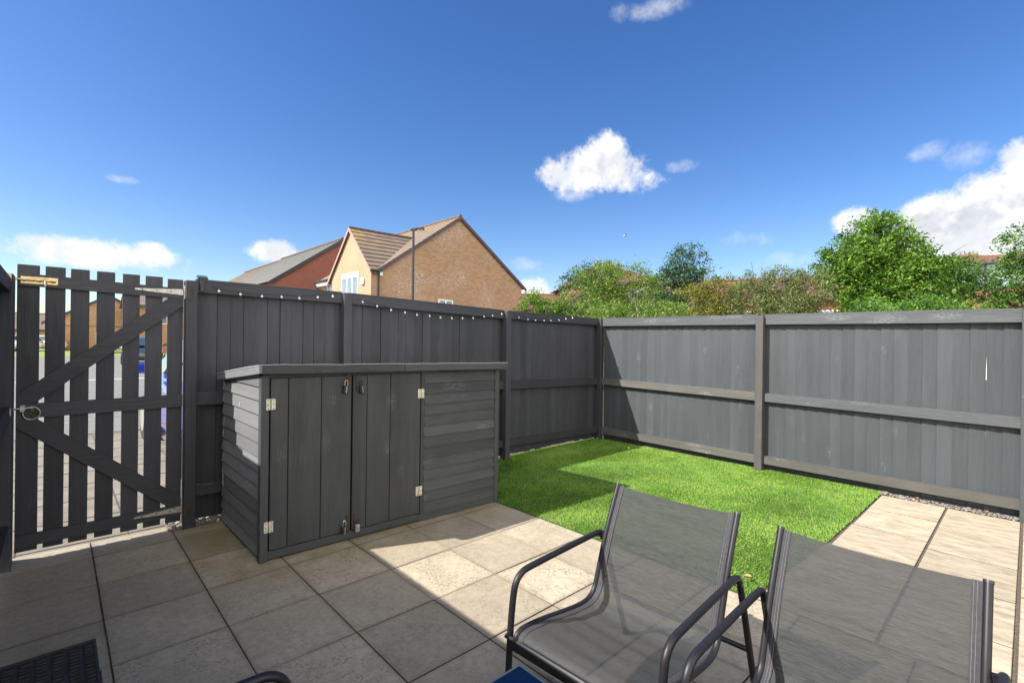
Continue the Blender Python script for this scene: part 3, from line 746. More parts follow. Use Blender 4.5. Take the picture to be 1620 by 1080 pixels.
padlock(.640, .140, 'rusty padlock hanging at the foot of the right door', M['steel'], M['rusty'], 0)
# slivers of wood stuck on the side (paint chips)
for v, z, l, t_ in ((.86, 1.11, .06, .02), (.86, .80, .07, -.01), (.87, .72, .05, .01), (.86, .36, .10, .02), (.45, .98, .03, 0)):
    b = MB(); x, y, zz = S(-.003, v, z); b.obox((x-.004, y, zz-l/2), (x-.004, y+t_, zz+l/2), .004, .001, (0, 1, 0)); b.build('paint_chip', M['white'], sd)

# ------------------------------------------------------------------ solar light on the fence
so = thing('solar_light', 'small black solar light clipped on the fence beside the gate post', 'light', (.815, 4.43, 1.87))
b = MB(); b.box(.793, .863, 4.400, 4.455, 1.893, 1.910, .003, None, lambda x, y, z: (x, y, z+(y-4.40)*.35)); b.build('solar_head', M['plastic'], so)
b = MB(); b.box(.797, .859, 4.404, 4.451, 1.911, 1.9135, 0, None, lambda x, y, z: (x, y, z+(y-4.40)*.35)); b.build('solar_panel', M['solar'], so)
b = MB(); b.box(.805, .835, 4.378, 4.388, 1.80, 1.896, .002); b.box(.805, .835, 4.378, 4.41, 1.889, 1.897, .001); b.build('clip', M['plastic'], so)

# ------------------------------------------------------------------ string of lights
BULBS = [(.932, 1.81), (1.084, 1.796), (1.245, 1.792), (1.4, 1.798), (1.547, 1.797), (1.707, 1.816), (1.845, 1.835), (2.136, 1.801), (2.287, 1.77), (2.439, 1.741), (2.597, 1.724), (2.74, 1.707), (2.896, 1.701), (3.034, 1.69), (3.185, 1.689), (3.334, 1.695), (3.488, 1.702), (3.648, 1.727), (3.779, 1.744), (3.925, 1.769), (4.212, 1.739), (4.375, 1.722), (4.513, 1.715), (4.674, 1.717), (4.809, 1.722), (4.968, 1.736), (5.111, 1.759), (5.253, 1.778)]
sg = thing('string_lights', 'festoon of small clear round bulbs draped along the top of the charcoal fence', 'string lights', (3.0, 4.37, 1.75))
for k0, k1 in ((0, 7), (7, 20), (20, 28)):
    pts = [(x, 4.383, z+.021) for x, z in BULBS[k0:k1]]
    e0 = (pts[0][0]-.05, 4.383, pts[0][2]+.012); e1 = (pts[-1][0]+.04, 4.383, pts[-1][2]+.012)
    b = MB(); b.tube([e0]+pts+[e1], .0016, 5); b.build('cable', M['plastic'], sg)
b0 = None
for x, z in BULBS:
    if b0 is None:
        b = MB(); b.ico((x, 4.376, z), .0105, 2); b0 = b.build('bulb', M['bulb'], sg)
        c = MB(); c.tube([(x, 4.380, z+.008), (x, 4.382, z+.020)], [.005, .0025], 8); c0 = c.build('socket', M['steel'], b0)
        bx, bz0 = x, z
    else:
        o = b0.copy(); col.objects.link(o); o.parent = sg; o.location = b0.location+Vector((x-bx, 0, z-bz0))
        s2 = c0.copy(); col.objects.link(s2); s2.parent = o

# ------------------------------------------------------------------ chairs
def smooth_curve(pts, n=6):
    """Catmull-Rom through 3-D points"""
    P = [Vector(p) for p in pts]; P = [P[0]*2-P[1]]+P+[P[-1]*2-P[-2]]; out = []
    for i in range(1, len(P)-2):
        for k in range(n):
            t = k/n; a, b_, c, d = P[i-1:i+3]
            out.append(.5*((2*b_)+(c-a)*t+(2*a-5*b_+4*c-d)*t*t+(3*b_-a-3*c+d)*t**3))
    out.append(P[-2]); return out
PROF = [(.338, .338), (.325, .360), (.285, .368), (.18, .358), (.06, .338), (-.05, .323), (-.12, .325), (-.165, .352), (-.190, .405), (-.222, .49), (-.262, .59), (-.308, .685), (-.354, .777)]
def make_chair():
    t = thing('garden_chair', 'x', 'chair')
    cv = smooth_curve([(x, 0, z) for x, z in PROF], 5)
    # sling surface with UVs
    L = [0]
    for a, b_ in zip(cv, cv[1:]): L.append(L[-1]+(b_-a).length)
    ny = 16; vs = []; uvs = []
    for i, p in enumerate(cv):
        s_ = L[i]/L[-1]
        for j in range(ny+1):
            y = lerp(-.262, .262, j/ny); w = 1-(y/.262)**2
            tn = (cv[min(i+1, len(cv)-1)]-cv[max(i-1, 0)]).normalized(); nrm = Vector((tn.z, 0, -tn.x))
            sag = .012*w*math.sin(math.pi*min(1, max(0, s_)))
            if .06 < s_ < .5: sag += .0045*math.sin(s_*62+.8*math.sin(y*5))*w
            q_ = p + nrm*(-sag) + Vector((0, y, 0)) + tn*(-.010*w if i == len(cv)-1 else 0)
            vs.append(q_); uvs.append((j/ny*.53, L[i]))
    b = MB(); b.add(vs, [(i*(ny+1)+j, i*(ny+1)+j+1, (i+1)*(ny+1)+j+1, (i+1)*(ny+1)+j) for i in range(len(cv)-1) for j in range(ny)], .5, True)
    o = b.build('sling', M['sling'], t, fixn=False); me = o.data; uv = me.uv_layers.new(name='UVMap')
    for lp in me.loops: uv.data[lp.index].uv = uvs[lp.vertex_index]
    for s_ in (-1, 1):       # folded hems with two lines of stitching
        h = MB(); vs = []
        for p in cv: vs += [p+Vector((-.0, s_*.262, .0016)), p+Vector((0, s_*.236, .0016))]
        lift = [(cv[min(i+1, len(cv)-1)]-cv[max(i-1, 0)]).normalized() for i in range(len(cv))]
        vs2 = []
        for i in range(len(cv)):
            nr = Vector((-lift[i].z, 0, lift[i].x)); nr = nr if nr.x+nr.z > 0 else -nr
            for q_ in (vs[2*i], vs[2*i+1]): vs2.append(Vector(q_)-Vector((0, 0, .0016))+nr*.0022-(nr*0))
        h.add(vs2, [(2*i, 2*i+1, 2*i+3, 2*i+2) for i in range(len(cv)-1)], .5, True); hm = h.build('hem', M['hem'], t, fixn=False)
        for yy in (.241, .249):
            st = MB(); pts = []
            for i in range(len(cv)):
                nr = Vector((-lift[i].z, 0, lift[i].x)); nr = nr if nr.x+nr.z > 0 else -nr
                pts.append(cv[i]+Vector((0, s_*yy, 0))+nr*.0030)
            st.tube(pts, .0006, 4, False, False); st.build('stitching', M['thread'], hm)
        f = MB(); f.tube([p+Vector((0, s_*.271, 0)) for p in cv], .0115, 10); sr = f.build('side_rail', M['tube'], t)
        c = MB(); e = cv[-1]; tn = (cv[-1]-cv[-2]).normalized(); c.tube([e+Vector((0, s_*.271, 0)), e+tn*.008+Vector((0, s_*.271, 0))], .0125, 10); c.build('end_cap', M['plastic'], sr)
        a = MB()
        y = s_*.305
        ap = [(.350, y, .0), (.338, y, .20), (.328, y, .38), (.315, y, .49), (.300, y, .535), (.268, y, .560), (.215, y, .567), (.0, y, .572), (-.20, y, .575), (-.252, y, .572), (-.283, y, .553), (-.300, y, .515), (-.345, y, .40), (-.42, y, .20), (-.497, y, .0)]
        pts = smooth_curve(ap[:9], 4)[:-1]+smooth_curve(ap[8:], 4)
        a.tube(pts, .0128, 12); fr = a.build('arm_and_legs', M['tube'], t)
        for xf in (.350, -.497):
            c = MB(); c.tube([(xf, y, -.0), (xf, y, .018)], .0155, 10); c.build('foot_cap', M['plastic'], fr)
        k = MB(); 
        for x, z in ((.334, .335), (-.262, .552)):
            k.tube([(x, s_*.26, z), (x, s_*.322, z)], .0042, 8); k.tube([(x, s_*.318, z), (x, s_*.325, z)], .0085, 8)
        k.build('bolt', M['plastic'], t)
        k = MB(); k.obox((-.255, s_*.278, .556), (-.262, s_*.300, .556), .03, .014, (0, 0, 1)); k.build('bracket', M['tube'], t)
    f = MB(); f.tube([(.334, -.30, .322), (.334, .30, .322)], .025, 12, flat=.6); f.build('front_bar', M['tube'], t)
    f = MB(); f.tube([(-.405, -.305, .235), (-.405, .305, .235)], .0105, 10); f.build('rear_stretcher', M['tube'], t)
    return t
ch = make_chair()
ch['label'] = 'grey mesh garden chair nearest the lawn corner, its whole back in view'; ch['group'] = 'mesh garden chairs around the low table'
c2 = copy_tree(ch); c2['label'] = 'grey mesh garden chair at the right edge, cut off by the bottom of the photo'
c3 = copy_tree(ch); c3['label'] = 'garden chair nearest the camera, only a curved arm showing at the bottom edge'
ch.location = (1.600, 1.040, 0); ch.rotation_euler = (0, 0, R(182.5))
c2.location = (1.588, .342, 0); c2.rotation_euler = (0, 0, R(180.8))
c3.location = (.150, 1.055, 0); c3.rotation_euler = (0, 0, R(0))

# ------------------------------------------------------------------ low table
tb = thing('side_table', 'low square side table with dark navy glass top between the chairs', 'table', (.80, .82, 0))
b = MB(); b.box(.515, 1.078, .54, 1.098, .418, .424, .0018); b.build('glass_top', M['navy'], tb)
b = MB()
for x0, x1, y0, y1 in ((.508, 1.086, 1.099, 1.106), (.508, 1.086, .532, .539), (1.079, 1.086, .539, 1.099), (.507, .514, .539, 1.099)): b.box(x0, x1, y0, y1, .408, .4225, .001)
b.build('top_rim', M['glassrim'], tb)
b = MB()
for x0, x1, y0, y1 in ((.52, 1.074, 1.07, 1.094), (.52, 1.074, .544, .568), (1.050, 1.074, .568, 1.07), (.52, .544, .568, 1.07)): b.box(x0, x1, y0, y1, .392, .4165, .002)
b.build('frame', M['tube'], tb)
for x, y in ((.535, .558), (1.06, .558), (.535, 1.08), (1.06, 1.08)):
    b = MB(); b.tube([(x, y, 0), (x, y, .392)], .0115, 10); b.build('leg', M['tube'], tb)

# ------------------------------------------------------------------ rubber mat
mt_ = thing('doormat', 'black rubber doormat with a raised grid at the lower left corner', 'mat', (-.05, 2.75, .002))
b = MB(); x0, x1, y0, y1 = -.34, .148, 2.10, 3.015
b.box(x0, x1, y0, y1, .003, .009, .001); b.build('mat_base', M['rubber'], mt_)
b = MB()
for xa, xb, ya, yb in ((x0, x1, y1-.014, y1), (x0, x1, y0, y0+.014), (x0, x0+.012, y0+.014, y1-.014), (x1-.012, x1, y0+.014, y1-.014)): b.box(xa, xb, ya, yb, .0091, .021, .002)
b.build('border', M['rubber'], mt_)
b = MB()
for i in range(9):
    xa = x0+.022+i*.052
    for j in range(29):
        ya = y0+.022+j*.030; j2 = random.uniform(-.002, .002)
        if (i+j) % 1 == 0: b.box(xa+.006, xa+.040, ya+j2, ya+.013+j2, .0091, .019, .002)
for i in range(1, 9):
    xa = x0+.012+i*.052; b.box(xa-.003, xa+.007, y0+.015, y1-.015, .0091, .016, .001)
b.build('tread', M['rubber'], mt_)

# ------------------------------------------------------------------ dry leaves
for i, (x, y, lab) in enumerate([(5.58, 3.66, 'curled dry leaf on the lawn at the edge of the fence shadow'), (5.56, 3.01, 'dry brown leaf lying midway along the lawn near the grey fence'), (5.79, 4.32, 'orange dry leaf at the foot of the corner post'), (3.07, 1.16, 'dry leaf by the lawn edge seen between the chairs'), (5.93, .72, 'dry weed scrap on the gravel below the grey fence'), (5.92, .25, 'pale curled leaf on gravel near the end of the grey fence')]):
    b = MB(); a = random.uniform(0, 6); z = .034 if y > 1.1 else .01; L_, W_ = random.uniform(.018, .026), .013
    ca, sa = math.cos(a), math.sin(a); prof = [(-L_, 0, .012), (-L_*.4, W_, .016), (L_*.4, W_*.9, .014), (L_, 0, .010), (L_*.4, -W_*.9, .015), (-L_*.4, -W_, .017), (0, 0, 0)]
    vs = [(x+p*ca-q_*sa, y+p*sa+q_*ca, z+h_) for p, q_, h_ in prof]
    b.add(vs+[(p[0], p[1], p[2]-.001) for p in vs], [(k, (k+1) % 6, 6) for k in range(6)]+[((k+1) % 6+7, k+7, 13) for k in range(6)])
    tag(b.build('dry_leaf', M['leaf_dry'], origin=(x, y, z)), lab, 'leaf', 'dry leaves on the ground')

# ------------------------------------------------------------------ houses
def tiled(b, e0, e1, r1, r0, rows, th=.035, r=None):
    """stepped tile courses on the slope eave e0-e1 up to ridge r0-r1"""
    e0, e1, r0, r1 = map(Vector, (e0, e1, r0, r1)); n = (e1-e0).cross(r0-e0)
    if n.length < 1e-6: n = (e1-e0).cross(r1-e0)
    n.normalize(); n = n if n.z > 0 else -n
    for k in range(rows):
        a, c = k/rows, min(1, (k+1.12)/rows)
        p0, p1, q1, q0 = e0.lerp(r0, a), e1.lerp(r1, a), e1.lerp(r1, c), e0.lerp(r0, c)
        lo = n*th*.15
        vs = [p0, p1, q1, q0, p0+n*th, p1+n*th, q1+lo, q0+lo]
        b.add(vs, [(0, 3, 2, 1), (4, 5, 6, 7), (0, 1, 5, 4), (1, 2, 6, 5), (2, 3, 7, 6), (3, 0, 4, 7)], random.random() if r is None else r)
def win(parent, p, w, h, axis, lights=3, frame=None, pane=None, sgn=-1, name='window'):
    """window on a wall: p = lower corner on the wall face; axis 'x' = wall runs along x (faces -y), 'y' = runs along y (faces -x)"""
    frame = frame or M['white']; pane = pane or M['pane']
    def T(a, d, z): return (p[0]+a, p[1]+d, p[2]+z) if axis == 'x' else (p[0]+d, p[1]+a, p[2]+z)
    b = MB(); bw = .06
    def bb(a0, a1, z0, z1, d0=-.03, d1=.02): b.box(a0, a1, d0, d1, z0, z1, 0, .5, T)
    bb(0, w, 0, bw); bb(0, w, h-bw, h); bb(0, bw, bw, h-bw); bb(w-bw, w, bw, h-bw)
    for k in range(1, lights): bb(w*k/lights-bw*.6, w*k/lights+bw*.6, bw, h-bw)
    f = b.build(name, frame, parent)
    b = MB(); b.box(bw-.01, w-bw+.01, -.012, -.004, bw-.01, h-bw+.01, 0, .5, T); b.build('pane', pane, f)
    return f
hs = thing('tan_house', 'tan brick house with plain gable wall and cross gable wing beyond the fence', 'house', (14, 24, -.07))
HX0, HX1, HY0, HY1, EZ, RX, RZ = 11.3, 20.9, 21.5, 28.4, 4.75, 16.1, 8.10
b = MB(); b.prism([(HX0, HY0, -.07), (HX1, HY0, -.07), (HX1, HY0, EZ), (RX, HY0, RZ), (HX0, HY0, EZ)], (0, .3, 0)); b.build('gable_wall', M['tanx'], hs)
b = MB(); b.prism([(HX0, HY1-.3, -.07), (HX1, HY1-.3, -.07), (HX1, HY1-.3, EZ), (RX, HY1-.3, RZ), (HX0, HY1-.3, EZ)], (0, .3, 0)); b.build('gable_wall', M['tanx'], hs)
b = MB(); b.box(HX0, HX0+.3, HY0+.3, HY1-.3, -.07, EZ-.12); b.build('front_wall', M['tany'], hs)
b = MB(); b.box(HX1-.3, HX1, HY0+.3, HY1-.3, -.07, EZ-.12); b.build('wall', M['tany'], hs)
b = MB(); sl_ = (RZ-EZ)/(RX-HX0)
def mz(x): return RZ+.10-abs(x-RX)*sl_
tiled(b, (10.98, HY0-.10, mz(10.98)), (10.98, HY1+.1, mz(10.98)), (RX, HY1+.1, mz(RX)), (RX, HY0-.10, mz(RX)), 18)
tiled(b, (21.2, HY0-.10, mz(21.2)), (21.2, HY1+.1, mz(21.2)), (RX, HY1+.1, mz(RX)), (RX, HY0-.10, mz(RX)), 18)
mr = b.build('roof', M['tile_main'], hs)
b = MB(); b.tube([(RX, HY0-.1, mz(RX)+.03), (RX, HY1+.1, mz(RX)+.03)], .10, 8); b.build('ridge', M['lead'], mr)
b = MB()
for xa in (10.98, 21.2):
    b.prism([(xa, HY0-.14, mz(xa)-.16), (RX, HY0-.14, mz(RX)-.16), (RX, HY0-.14, mz(RX)+.03), (xa, HY0-.14, mz(xa)+.03)], (0, .04, 0))
b.build('bargeboard', M['fascia'], mr)
# wing
WX, WY0, WY1, WA, WZ = 10.9, 21.5, 26.0, 23.74, 6.98
ws = (WZ-EZ)/(WA-WY0)
b = MB(); b.prism([(WX, WY0, -.07), (WX, WY1, -.07), (WX, WY1, EZ-.02), (WX, WA, WZ), (WX, WY0, EZ)], (.3, 0, 0)); b.build('front_gable_wall', M['tany'], hs)
b = MB(); b.box(WX+.3, HX0-.002, WY0, WY0+.3, -.07, EZ); b.build('wing_side_wall', M['tanx'], hs)
b = MB(); wz = lambda y: WZ+.09-abs(y-WA)*ws
xr = lambda z: RX-(RZ+.10-z)/sl_
ye = WY0-.12
tiled(b, (WX-.1, ye, wz(ye)), (max(WX, xr(wz(ye)))+.15, ye, wz(ye)), (xr(wz(WA)), WA, wz(WA)), (WX-.1, WA, wz(WA)), 10, .05)
yl = WY1+.42
tiled(b, (WX-.1, yl, wz(yl)), (WX+.2, yl, wz(yl)), (xr(wz(WA)), WA, wz(WA)), (WX-.1, WA, wz(WA)), 12, .05)
wr = b.build('wing_roof', M['tile_brown'], hs)
b = MB(); b.tube([(WX-.1, WA, wz(WA)+.03), (xr(wz(WA)), WA, wz(WA)+.03)], .075, 8); b.build('ridge', M['lead'], wr)
b = MB()
for y in (ye, yl): b.prism([(WX-.13, y, wz(y)-.14), (WX-.13, WA, wz(WA)-.14), (WX-.13, WA, wz(WA)+.03), (WX-.13, y, wz(y)+.03)], (.03, 0, 0))
b.build('bargeboard', plain('pinkish_verge_mortar', (.30, .20, .18), .8), wr)
b = MB(); b.tube([(WX+.36, WY0-.08, EZ-.18), (WX+.36, WY0-.08, -.05)], .04, 8); b.tube([(WX+.36, WY0-.08, EZ-.18), (WX+.20, WY0-.16, EZ-.02)], .04, 8); b.build('downpipe', M['blackpipe'], hs)
b = MB(); b.box(WX-.08, HX0+.1, WY0-.22, WY0-.10, EZ-.06, EZ+.02, 0); b.build('gutter', M['blackpipe'], hs)
b = MB(); b.box(WX+.42, HX0+.16, WY0-.10, WY0-.003, EZ-.24, EZ-.07, 0); b.build('eaves_box', M['white'], hs)
b = MB(); b.box(10.93, 10.96, yl+.15, HY1+.1, 4.50, 4.66); b.box(10.97, 11.29, yl+.15, HY1+.1, 4.44, 4.48); b.build('fascia', M['white'], hs)
b = MB(); b.tube([(10.87, yl+.15, 4.66), (10.87, HY1+.12, 4.66)], .06, 8); b.tube([(10.88, HY1, 4.62), (10.95, HY1-.1, 4.35), (11.2, HY1-.12, 4.2), (11.24, HY1-.12, .0)], .04, 8); b.build('gutter', M['blackpipe'], hs)
f = win(hs, (WX, 22.82, 3.42), 1.90, 1.18, 'y', 3); f['label'] = 'white three light window in the front gable'
b = MB(); b.box(WX-.02, WX-.002, 22.72, 24.82, 4.61, 4.80); b.build('lintel', M['lintel'], hs)
win(hs, (11.3, 26.6, 3.5), .9, 1.0, 'y', 2)
win(hs, (14.75, HY0, 2.55), .95, 1.05, 'x', 2)
b = MB(); b.box(WX-.12, WX-.002, 22.15, 22.42, 4.08, 4.42, .05); al_ = b.build('alarm_box', M['white'], hs)
b = MB(); b.tube([(WX-.125, 22.285, 4.30), (WX-.135, 22.285, 4.30)], .03, 8); b.build('alarm_light', M['paint_blue'], al_)

# red brick terrace behind
def terrace(name, label, x0, x1, xr_, y0, y1, ez, rz_, wall, wally, roof, rows, cat='house', gable=True):
    t = thing(name, label, cat, ((x0+x1)/2, (y0+y1)/2, -.07))
    b = MB(); b.prism([(x0, y0, -.07), (x1, y0, -.07), (x1, y0, ez), (xr_, y0, rz_), (x0, y0, ez)], (0, .3, 0)); b.build('gable_wall', wall, t)
    b = MB(); b.box(x0, x0+.3, y0+.3, y1, -.07, ez-.1); b.build('front_wall', wally, t)
    b = MB(); b.box(x1-.3, x1, y0+.3, y1, -.07, ez-.1); b.build('rear_wall', wally, t)
    s1 = (rz_-ez)/(xr_-x0); s2 = (rz_-ez)/(x1-xr_)
    b = MB(); tiled(b, (x0-.35, y0-.1, ez-.35*s1+.08), (x0-.35, y1, ez-.35*s1+.08), (xr_, y1, rz_+.08), (xr_, y0-.1, rz_+.08), rows)
    tiled(b, (x1+.35, y0-.1, ez-.35*s2+.08), (x1+.35, y1, ez-.35*s2+.08), (xr_, y1, rz_+.08), (xr_, y0-.1, rz_+.08), rows)
    r = b.build('roof', roof, t)
    b = MB()
    b.prism([(x0-.35, y0-.14, ez-.35*s1-.14), (xr_, y0-.14, rz_-.14), (xr_, y0-.14, rz_+.11), (x0-.35, y0-.14, ez-.35*s1+.11)], (0, .04, 0))
    b.prism([(x1+.35, y0-.14, ez-.35*s2-.14), (xr_, y0-.14, rz_-.14), (xr_, y0-.14, rz_+.11), (x1+.35, y0-.14, ez-.35*s2+.11)], (0, .04, 0))
    b.build('bargeboard', M['blackpipe'], r)
    b = MB(); b.tube([(xr_, y0-.1, rz_+.13), (xr_, y1, rz_+.13)], .11, 8); b.build('ridge', M['lead'], r)
    for k in range(2):
        win(t, (x0, y0+1.5+k*(y1-y0)*.5, 2.9), 1.4, 1.2, 'y', 2)
    return t
terrace('red_house', 'red brick house with grey roof, left behind the tan house', 10.35, 19.5, 14.95, 34.0, 46.8, 5.25, 8.5, M['redx'], M['redy'], M['tile_grey'], 22)
terrace('brown_roofed_house', 'house with weathered brown roof farthest left, adjoining the grey roofed one', 10.35, 19.5, 14.95, 46.95, 58.5, 5.25, 8.4, M['redx'], M['redy'], M['tile_tan'], 22)

def generic_house(name, label, c, yaw, w, d, ez, rz_, wmat, rmat, wins=(), pane=None, frame=None, hip=0.0, fasc=None, gable_front=False, rows=14):
    """c = ground centre of the front wall, yaw = direction the front faces"""
    t = thing(name, label, 'house', (0, 0, 0))
    if gable_front:
        b = MB(); b.prism([(-w/2, 0, -.07), (w/2, 0, -.07), (w/2, 0, ez), (0, 0, rz_), (-w/2, 0, ez)], (0, .3, 0)); b.build('front_wall', wmat, t)
        b = MB(); b.box(-w/2, -w/2+.3, .3, d, -.07, ez-.1); b.build('side_wall', wmat, t); b = MB(); b.box(w/2-.3, w/2, .3, d, -.07, ez-.1); b.build('side_wall', wmat, t)
        b = MB(); s_ = (rz_-ez)/(w/2)
        for k in (-1, 1): tiled(b, (k*(w/2+.3), -.15, ez-.3*s_+.08), (k*(w/2+.3), d, ez-.3*s_+.08), (0, d, rz_+.08), (0, -.15, rz_+.08), rows)
        rf_ = b.build('roof', rmat, t)
        b = MB()
        for k in (-1, 1): b.prism([(k*(w/2+.3), -.2, ez-.3*s_-.15), (0, -.2, rz_-.12), (0, -.2, rz_+.11), (k*(w/2+.3), -.2, ez-.3*s_+.1)], (0, .04, 0))
        b.build('bargeboard', M['blackpipe'], rf_)
        b = MB(); b.box(-w/2, w/2, -.01, 0.0, 2.35, 2.43); b.build('string_course', M['fascia'], t)
    else:
        b = MB(); b.box(-w/2, w/2, 0, .3, -.07, ez); b.build('front_wall', wmat, t)
        b = MB(); b.box(-w/2, -w/2+.3, .3, d, -.07, ez-.01); b.build('side_wall', wmat, t); b = MB(); b.box(w/2-.3, w/2, .3, d, -.07, ez-.01); b.build('side_wall', wmat, t)
        b = MB(); o_ = .35; hw = w/2+o_; s_ = (rz_-ez)/(d/2)
        tiled(b, (-hw, -o_, ez-.05), (hw, -o_, ez-.05), (hw-hip, d/2, rz_), (-hw+hip, d/2, rz_), rows)
        tiled(b, (hw, d+o_, ez-.05), (-hw, d+o_, ez-.05), (-hw+hip, d/2, rz_), (hw-hip, d/2, rz_), rows)
        if hip > 0:
            tiled(b, (hw, -o_, ez-.05), (hw, d+o_, ez-.05), (hw-hip, d/2+.01, rz_), (hw-hip, d/2, rz_), rows)
            tiled(b, (-hw, d+o_, ez-.05), (-hw, -o_, ez-.05), (-hw+hip, d/2, rz_), (-hw+hip, d/2+.01, rz_), rows)
        else:
            for k in (-1, 1):
                b2 = MB(); b2.prism([(k*(w/2-.0), 0, ez-.02), (k*(w/2), d, ez-.02), (k*(w/2), d/2, rz_-.1)], (-k*.2, 0, 0)); b2.build('gable', wmat, t)
        rf_ = b.build('roof', rmat, t)
        b = MB(); b.tube([(-hw+hip, d/2, rz_+.05), (hw-hip, d/2, rz_+.05)], .1, 8); b.build('ridge', rmat, rf_)
        b = MB(); b.box(-hw, hw, -o_-.03, -o_-.003, ez-.22, ez-.02); b.box(hw+.003, hw+.03, -o_, d+o_, ez-.22, ez-.02); b.build('fascia', fasc or M['fascia'], rf_)
    for (a, z, ww, hh, n) in wins: win(t, (a, 0, z), ww, hh, 'x', n, frame, pane)
    t.location = (c[0], c[1], 0); t.rotation_euler = (0, 0, yaw)
    return t
VY = YAW-R(90)       # yaw that makes a front wall face the camera
U = lambda px: (px-810)/FPX
generic_house('bungalow', 'low tan bungalow far off, seen through the left gaps of the gate', bearing(U(70), 74), R(0), 22, 9, 2.3, 4.75, M['tanx'], M['tile_tan'], [(-8, .7, 2, 1.3, 2), (-3, .7, 2, 1.3, 2), (2, .7, 2, 1.3, 2), (7, .7, 2, 1.3, 2)])
generic_house('gabled_house', 'tan gable fronted house far off, seen through the middle gaps of the gate', bearing(U(172), 50), R(0), 9.4, 9, 2.75, 5.55, M['tanx'], M['tile_brown'], [(-1.0, .6, 2, 1.2, 2)], gable_front=True)
generic_house('distant_brick_house', 'brick house seen through the last gap of the gate beside its hinge post', bearing(U(285), 46), R(0), 7.0, 9, 4.3, 6.2, M['tanx'], M['tile_brown'], [(-2.6, 2.6, 1.6, 1.1, 2)])
generic_house('long_terrace', 'long low terrace with a faded red roof rising behind the middle bushes', bearing(U(1225), 33), YAW-R(90)-R(24), 22, 9, 4.6, 6.35, M['redx'], M['tile_red'], [(-8, 2.6, 1.6, 1.1, 2), (-3, 2.6, 1.6, 1.1, 2), (2, 2.6, 1.6, 1.1, 2), (7, 2.6, 1.6, 1.1, 2)])
generic_house('hipped_house', 'brick house whose red hipped roof peeps over the middle bushes', bearing(U(985), 36), VY+R(8), 6.2, 9, 5.9, 7.8, M['redx'], M['tile_red'], [(.4, 4.3, 1.4, 1.1, 2)], hip=2.6)
generic_house('red_roofed_house', 'low red roofed house between the tan gable and the bushes', bearing(U(872), 40), VY, 9, 8, 4.2, 5.6, M['redx'], M['tile_red'], [(-2, 2.2, 1.6, 1.2, 2)])
rh = generic_house('bay_windowed_house', 'red brick house with maroon framed windows behind the big green tree', bearing(U(1512), 25), R(-90)+R(1), 6.6, 8, 5.78, 6.55, M['redx'], M['tile_red'], [(-2.9, 4.45, .9, 1.05, 1), (-.75, 4.30, 3.6, 1.38, 4)], pane=M['pane_pale'], frame=M['maroon'], hip=3.0)

# garden wall and small shed roof
b = MB(); p = bearing(U(112), 68); b.box(p.x-3, p.x+3, p.y, p.y+.25, -.07, 1.0, .02); tag(b.build('brick_wall', M['redx'], origin=(p.x, p.y, 0)), 'low red brick garden wall far away in front of the bungalow', 'wall')
gs = thing('bird_house', 'small grey pointed roof poking up beyond the fence corner', 'bird house', bearing(U(901), 18))
p = bearing(U(901), 18)
b = MB(); b.box(p.x-.16, p.x+.16, p.y-.16, p.y+.16, -.07, 2.5, .01); b.build('wall', M['shed_z'], gs)
b = MB(); q4 = [(p.x-.24, p.y-.24, 2.5), (p.x+.24, p.y-.24, 2.5), (p.x+.24, p.y+.24, 2.5), (p.x-.24, p.y+.24, 2.5)]; b.add(q4+[(p.x, p.y, 2.74)], [(0, 1, 4), (1, 2, 4), (2, 3, 4), (3, 0, 4), (3, 2, 1, 0)]); b.build('roof', M['tile_grey'], gs)

# ------------------------------------------------------------------ street lamp
lp = bearing(U(652), 19); hz_ = lambda px, y, d: H+((546+.0126*(px-810))-y)/FPX*d
lamp = thing('street_lamp', 'black street lamp with flat head in front of the tan gable', 'street lamp', (lp.x, lp.y, -.07))
LZ = hz_(652, 370, 19)
b = MB(); b.tube([(lp.x, lp.y, -.07), (lp.x, lp.y, 1.3)], .075, 12); b.tube([(lp.x, lp.y, 1.3), (lp.x, lp.y, LZ)], [.052, .045], 12); b.build('pole', M['blackpipe'], lamp)
b = MB(); hd = HR*1; p0 = lp+Vector((0, 0, LZ-.02))
b.obox(p0-hd*.10, p0+hd*.16+Vector((0, 0, .03)), .10, .08, HF, .01); b.obox(p0+hd*.12+Vector((0, 0, .035)), p0+hd*.42+Vector((0, 0, .045)), .24, .07, HF, .02); hdo = b.build('lamp_head', M['blackpipe'], lamp)
b = MB(); b.obox(p0+hd*.16+Vector((0, 0, -.006)), p0+hd*.38+Vector((0, 0, .004)), .18, .012, HF); b.build('lamp_lens', M['lampglass'], hdo)

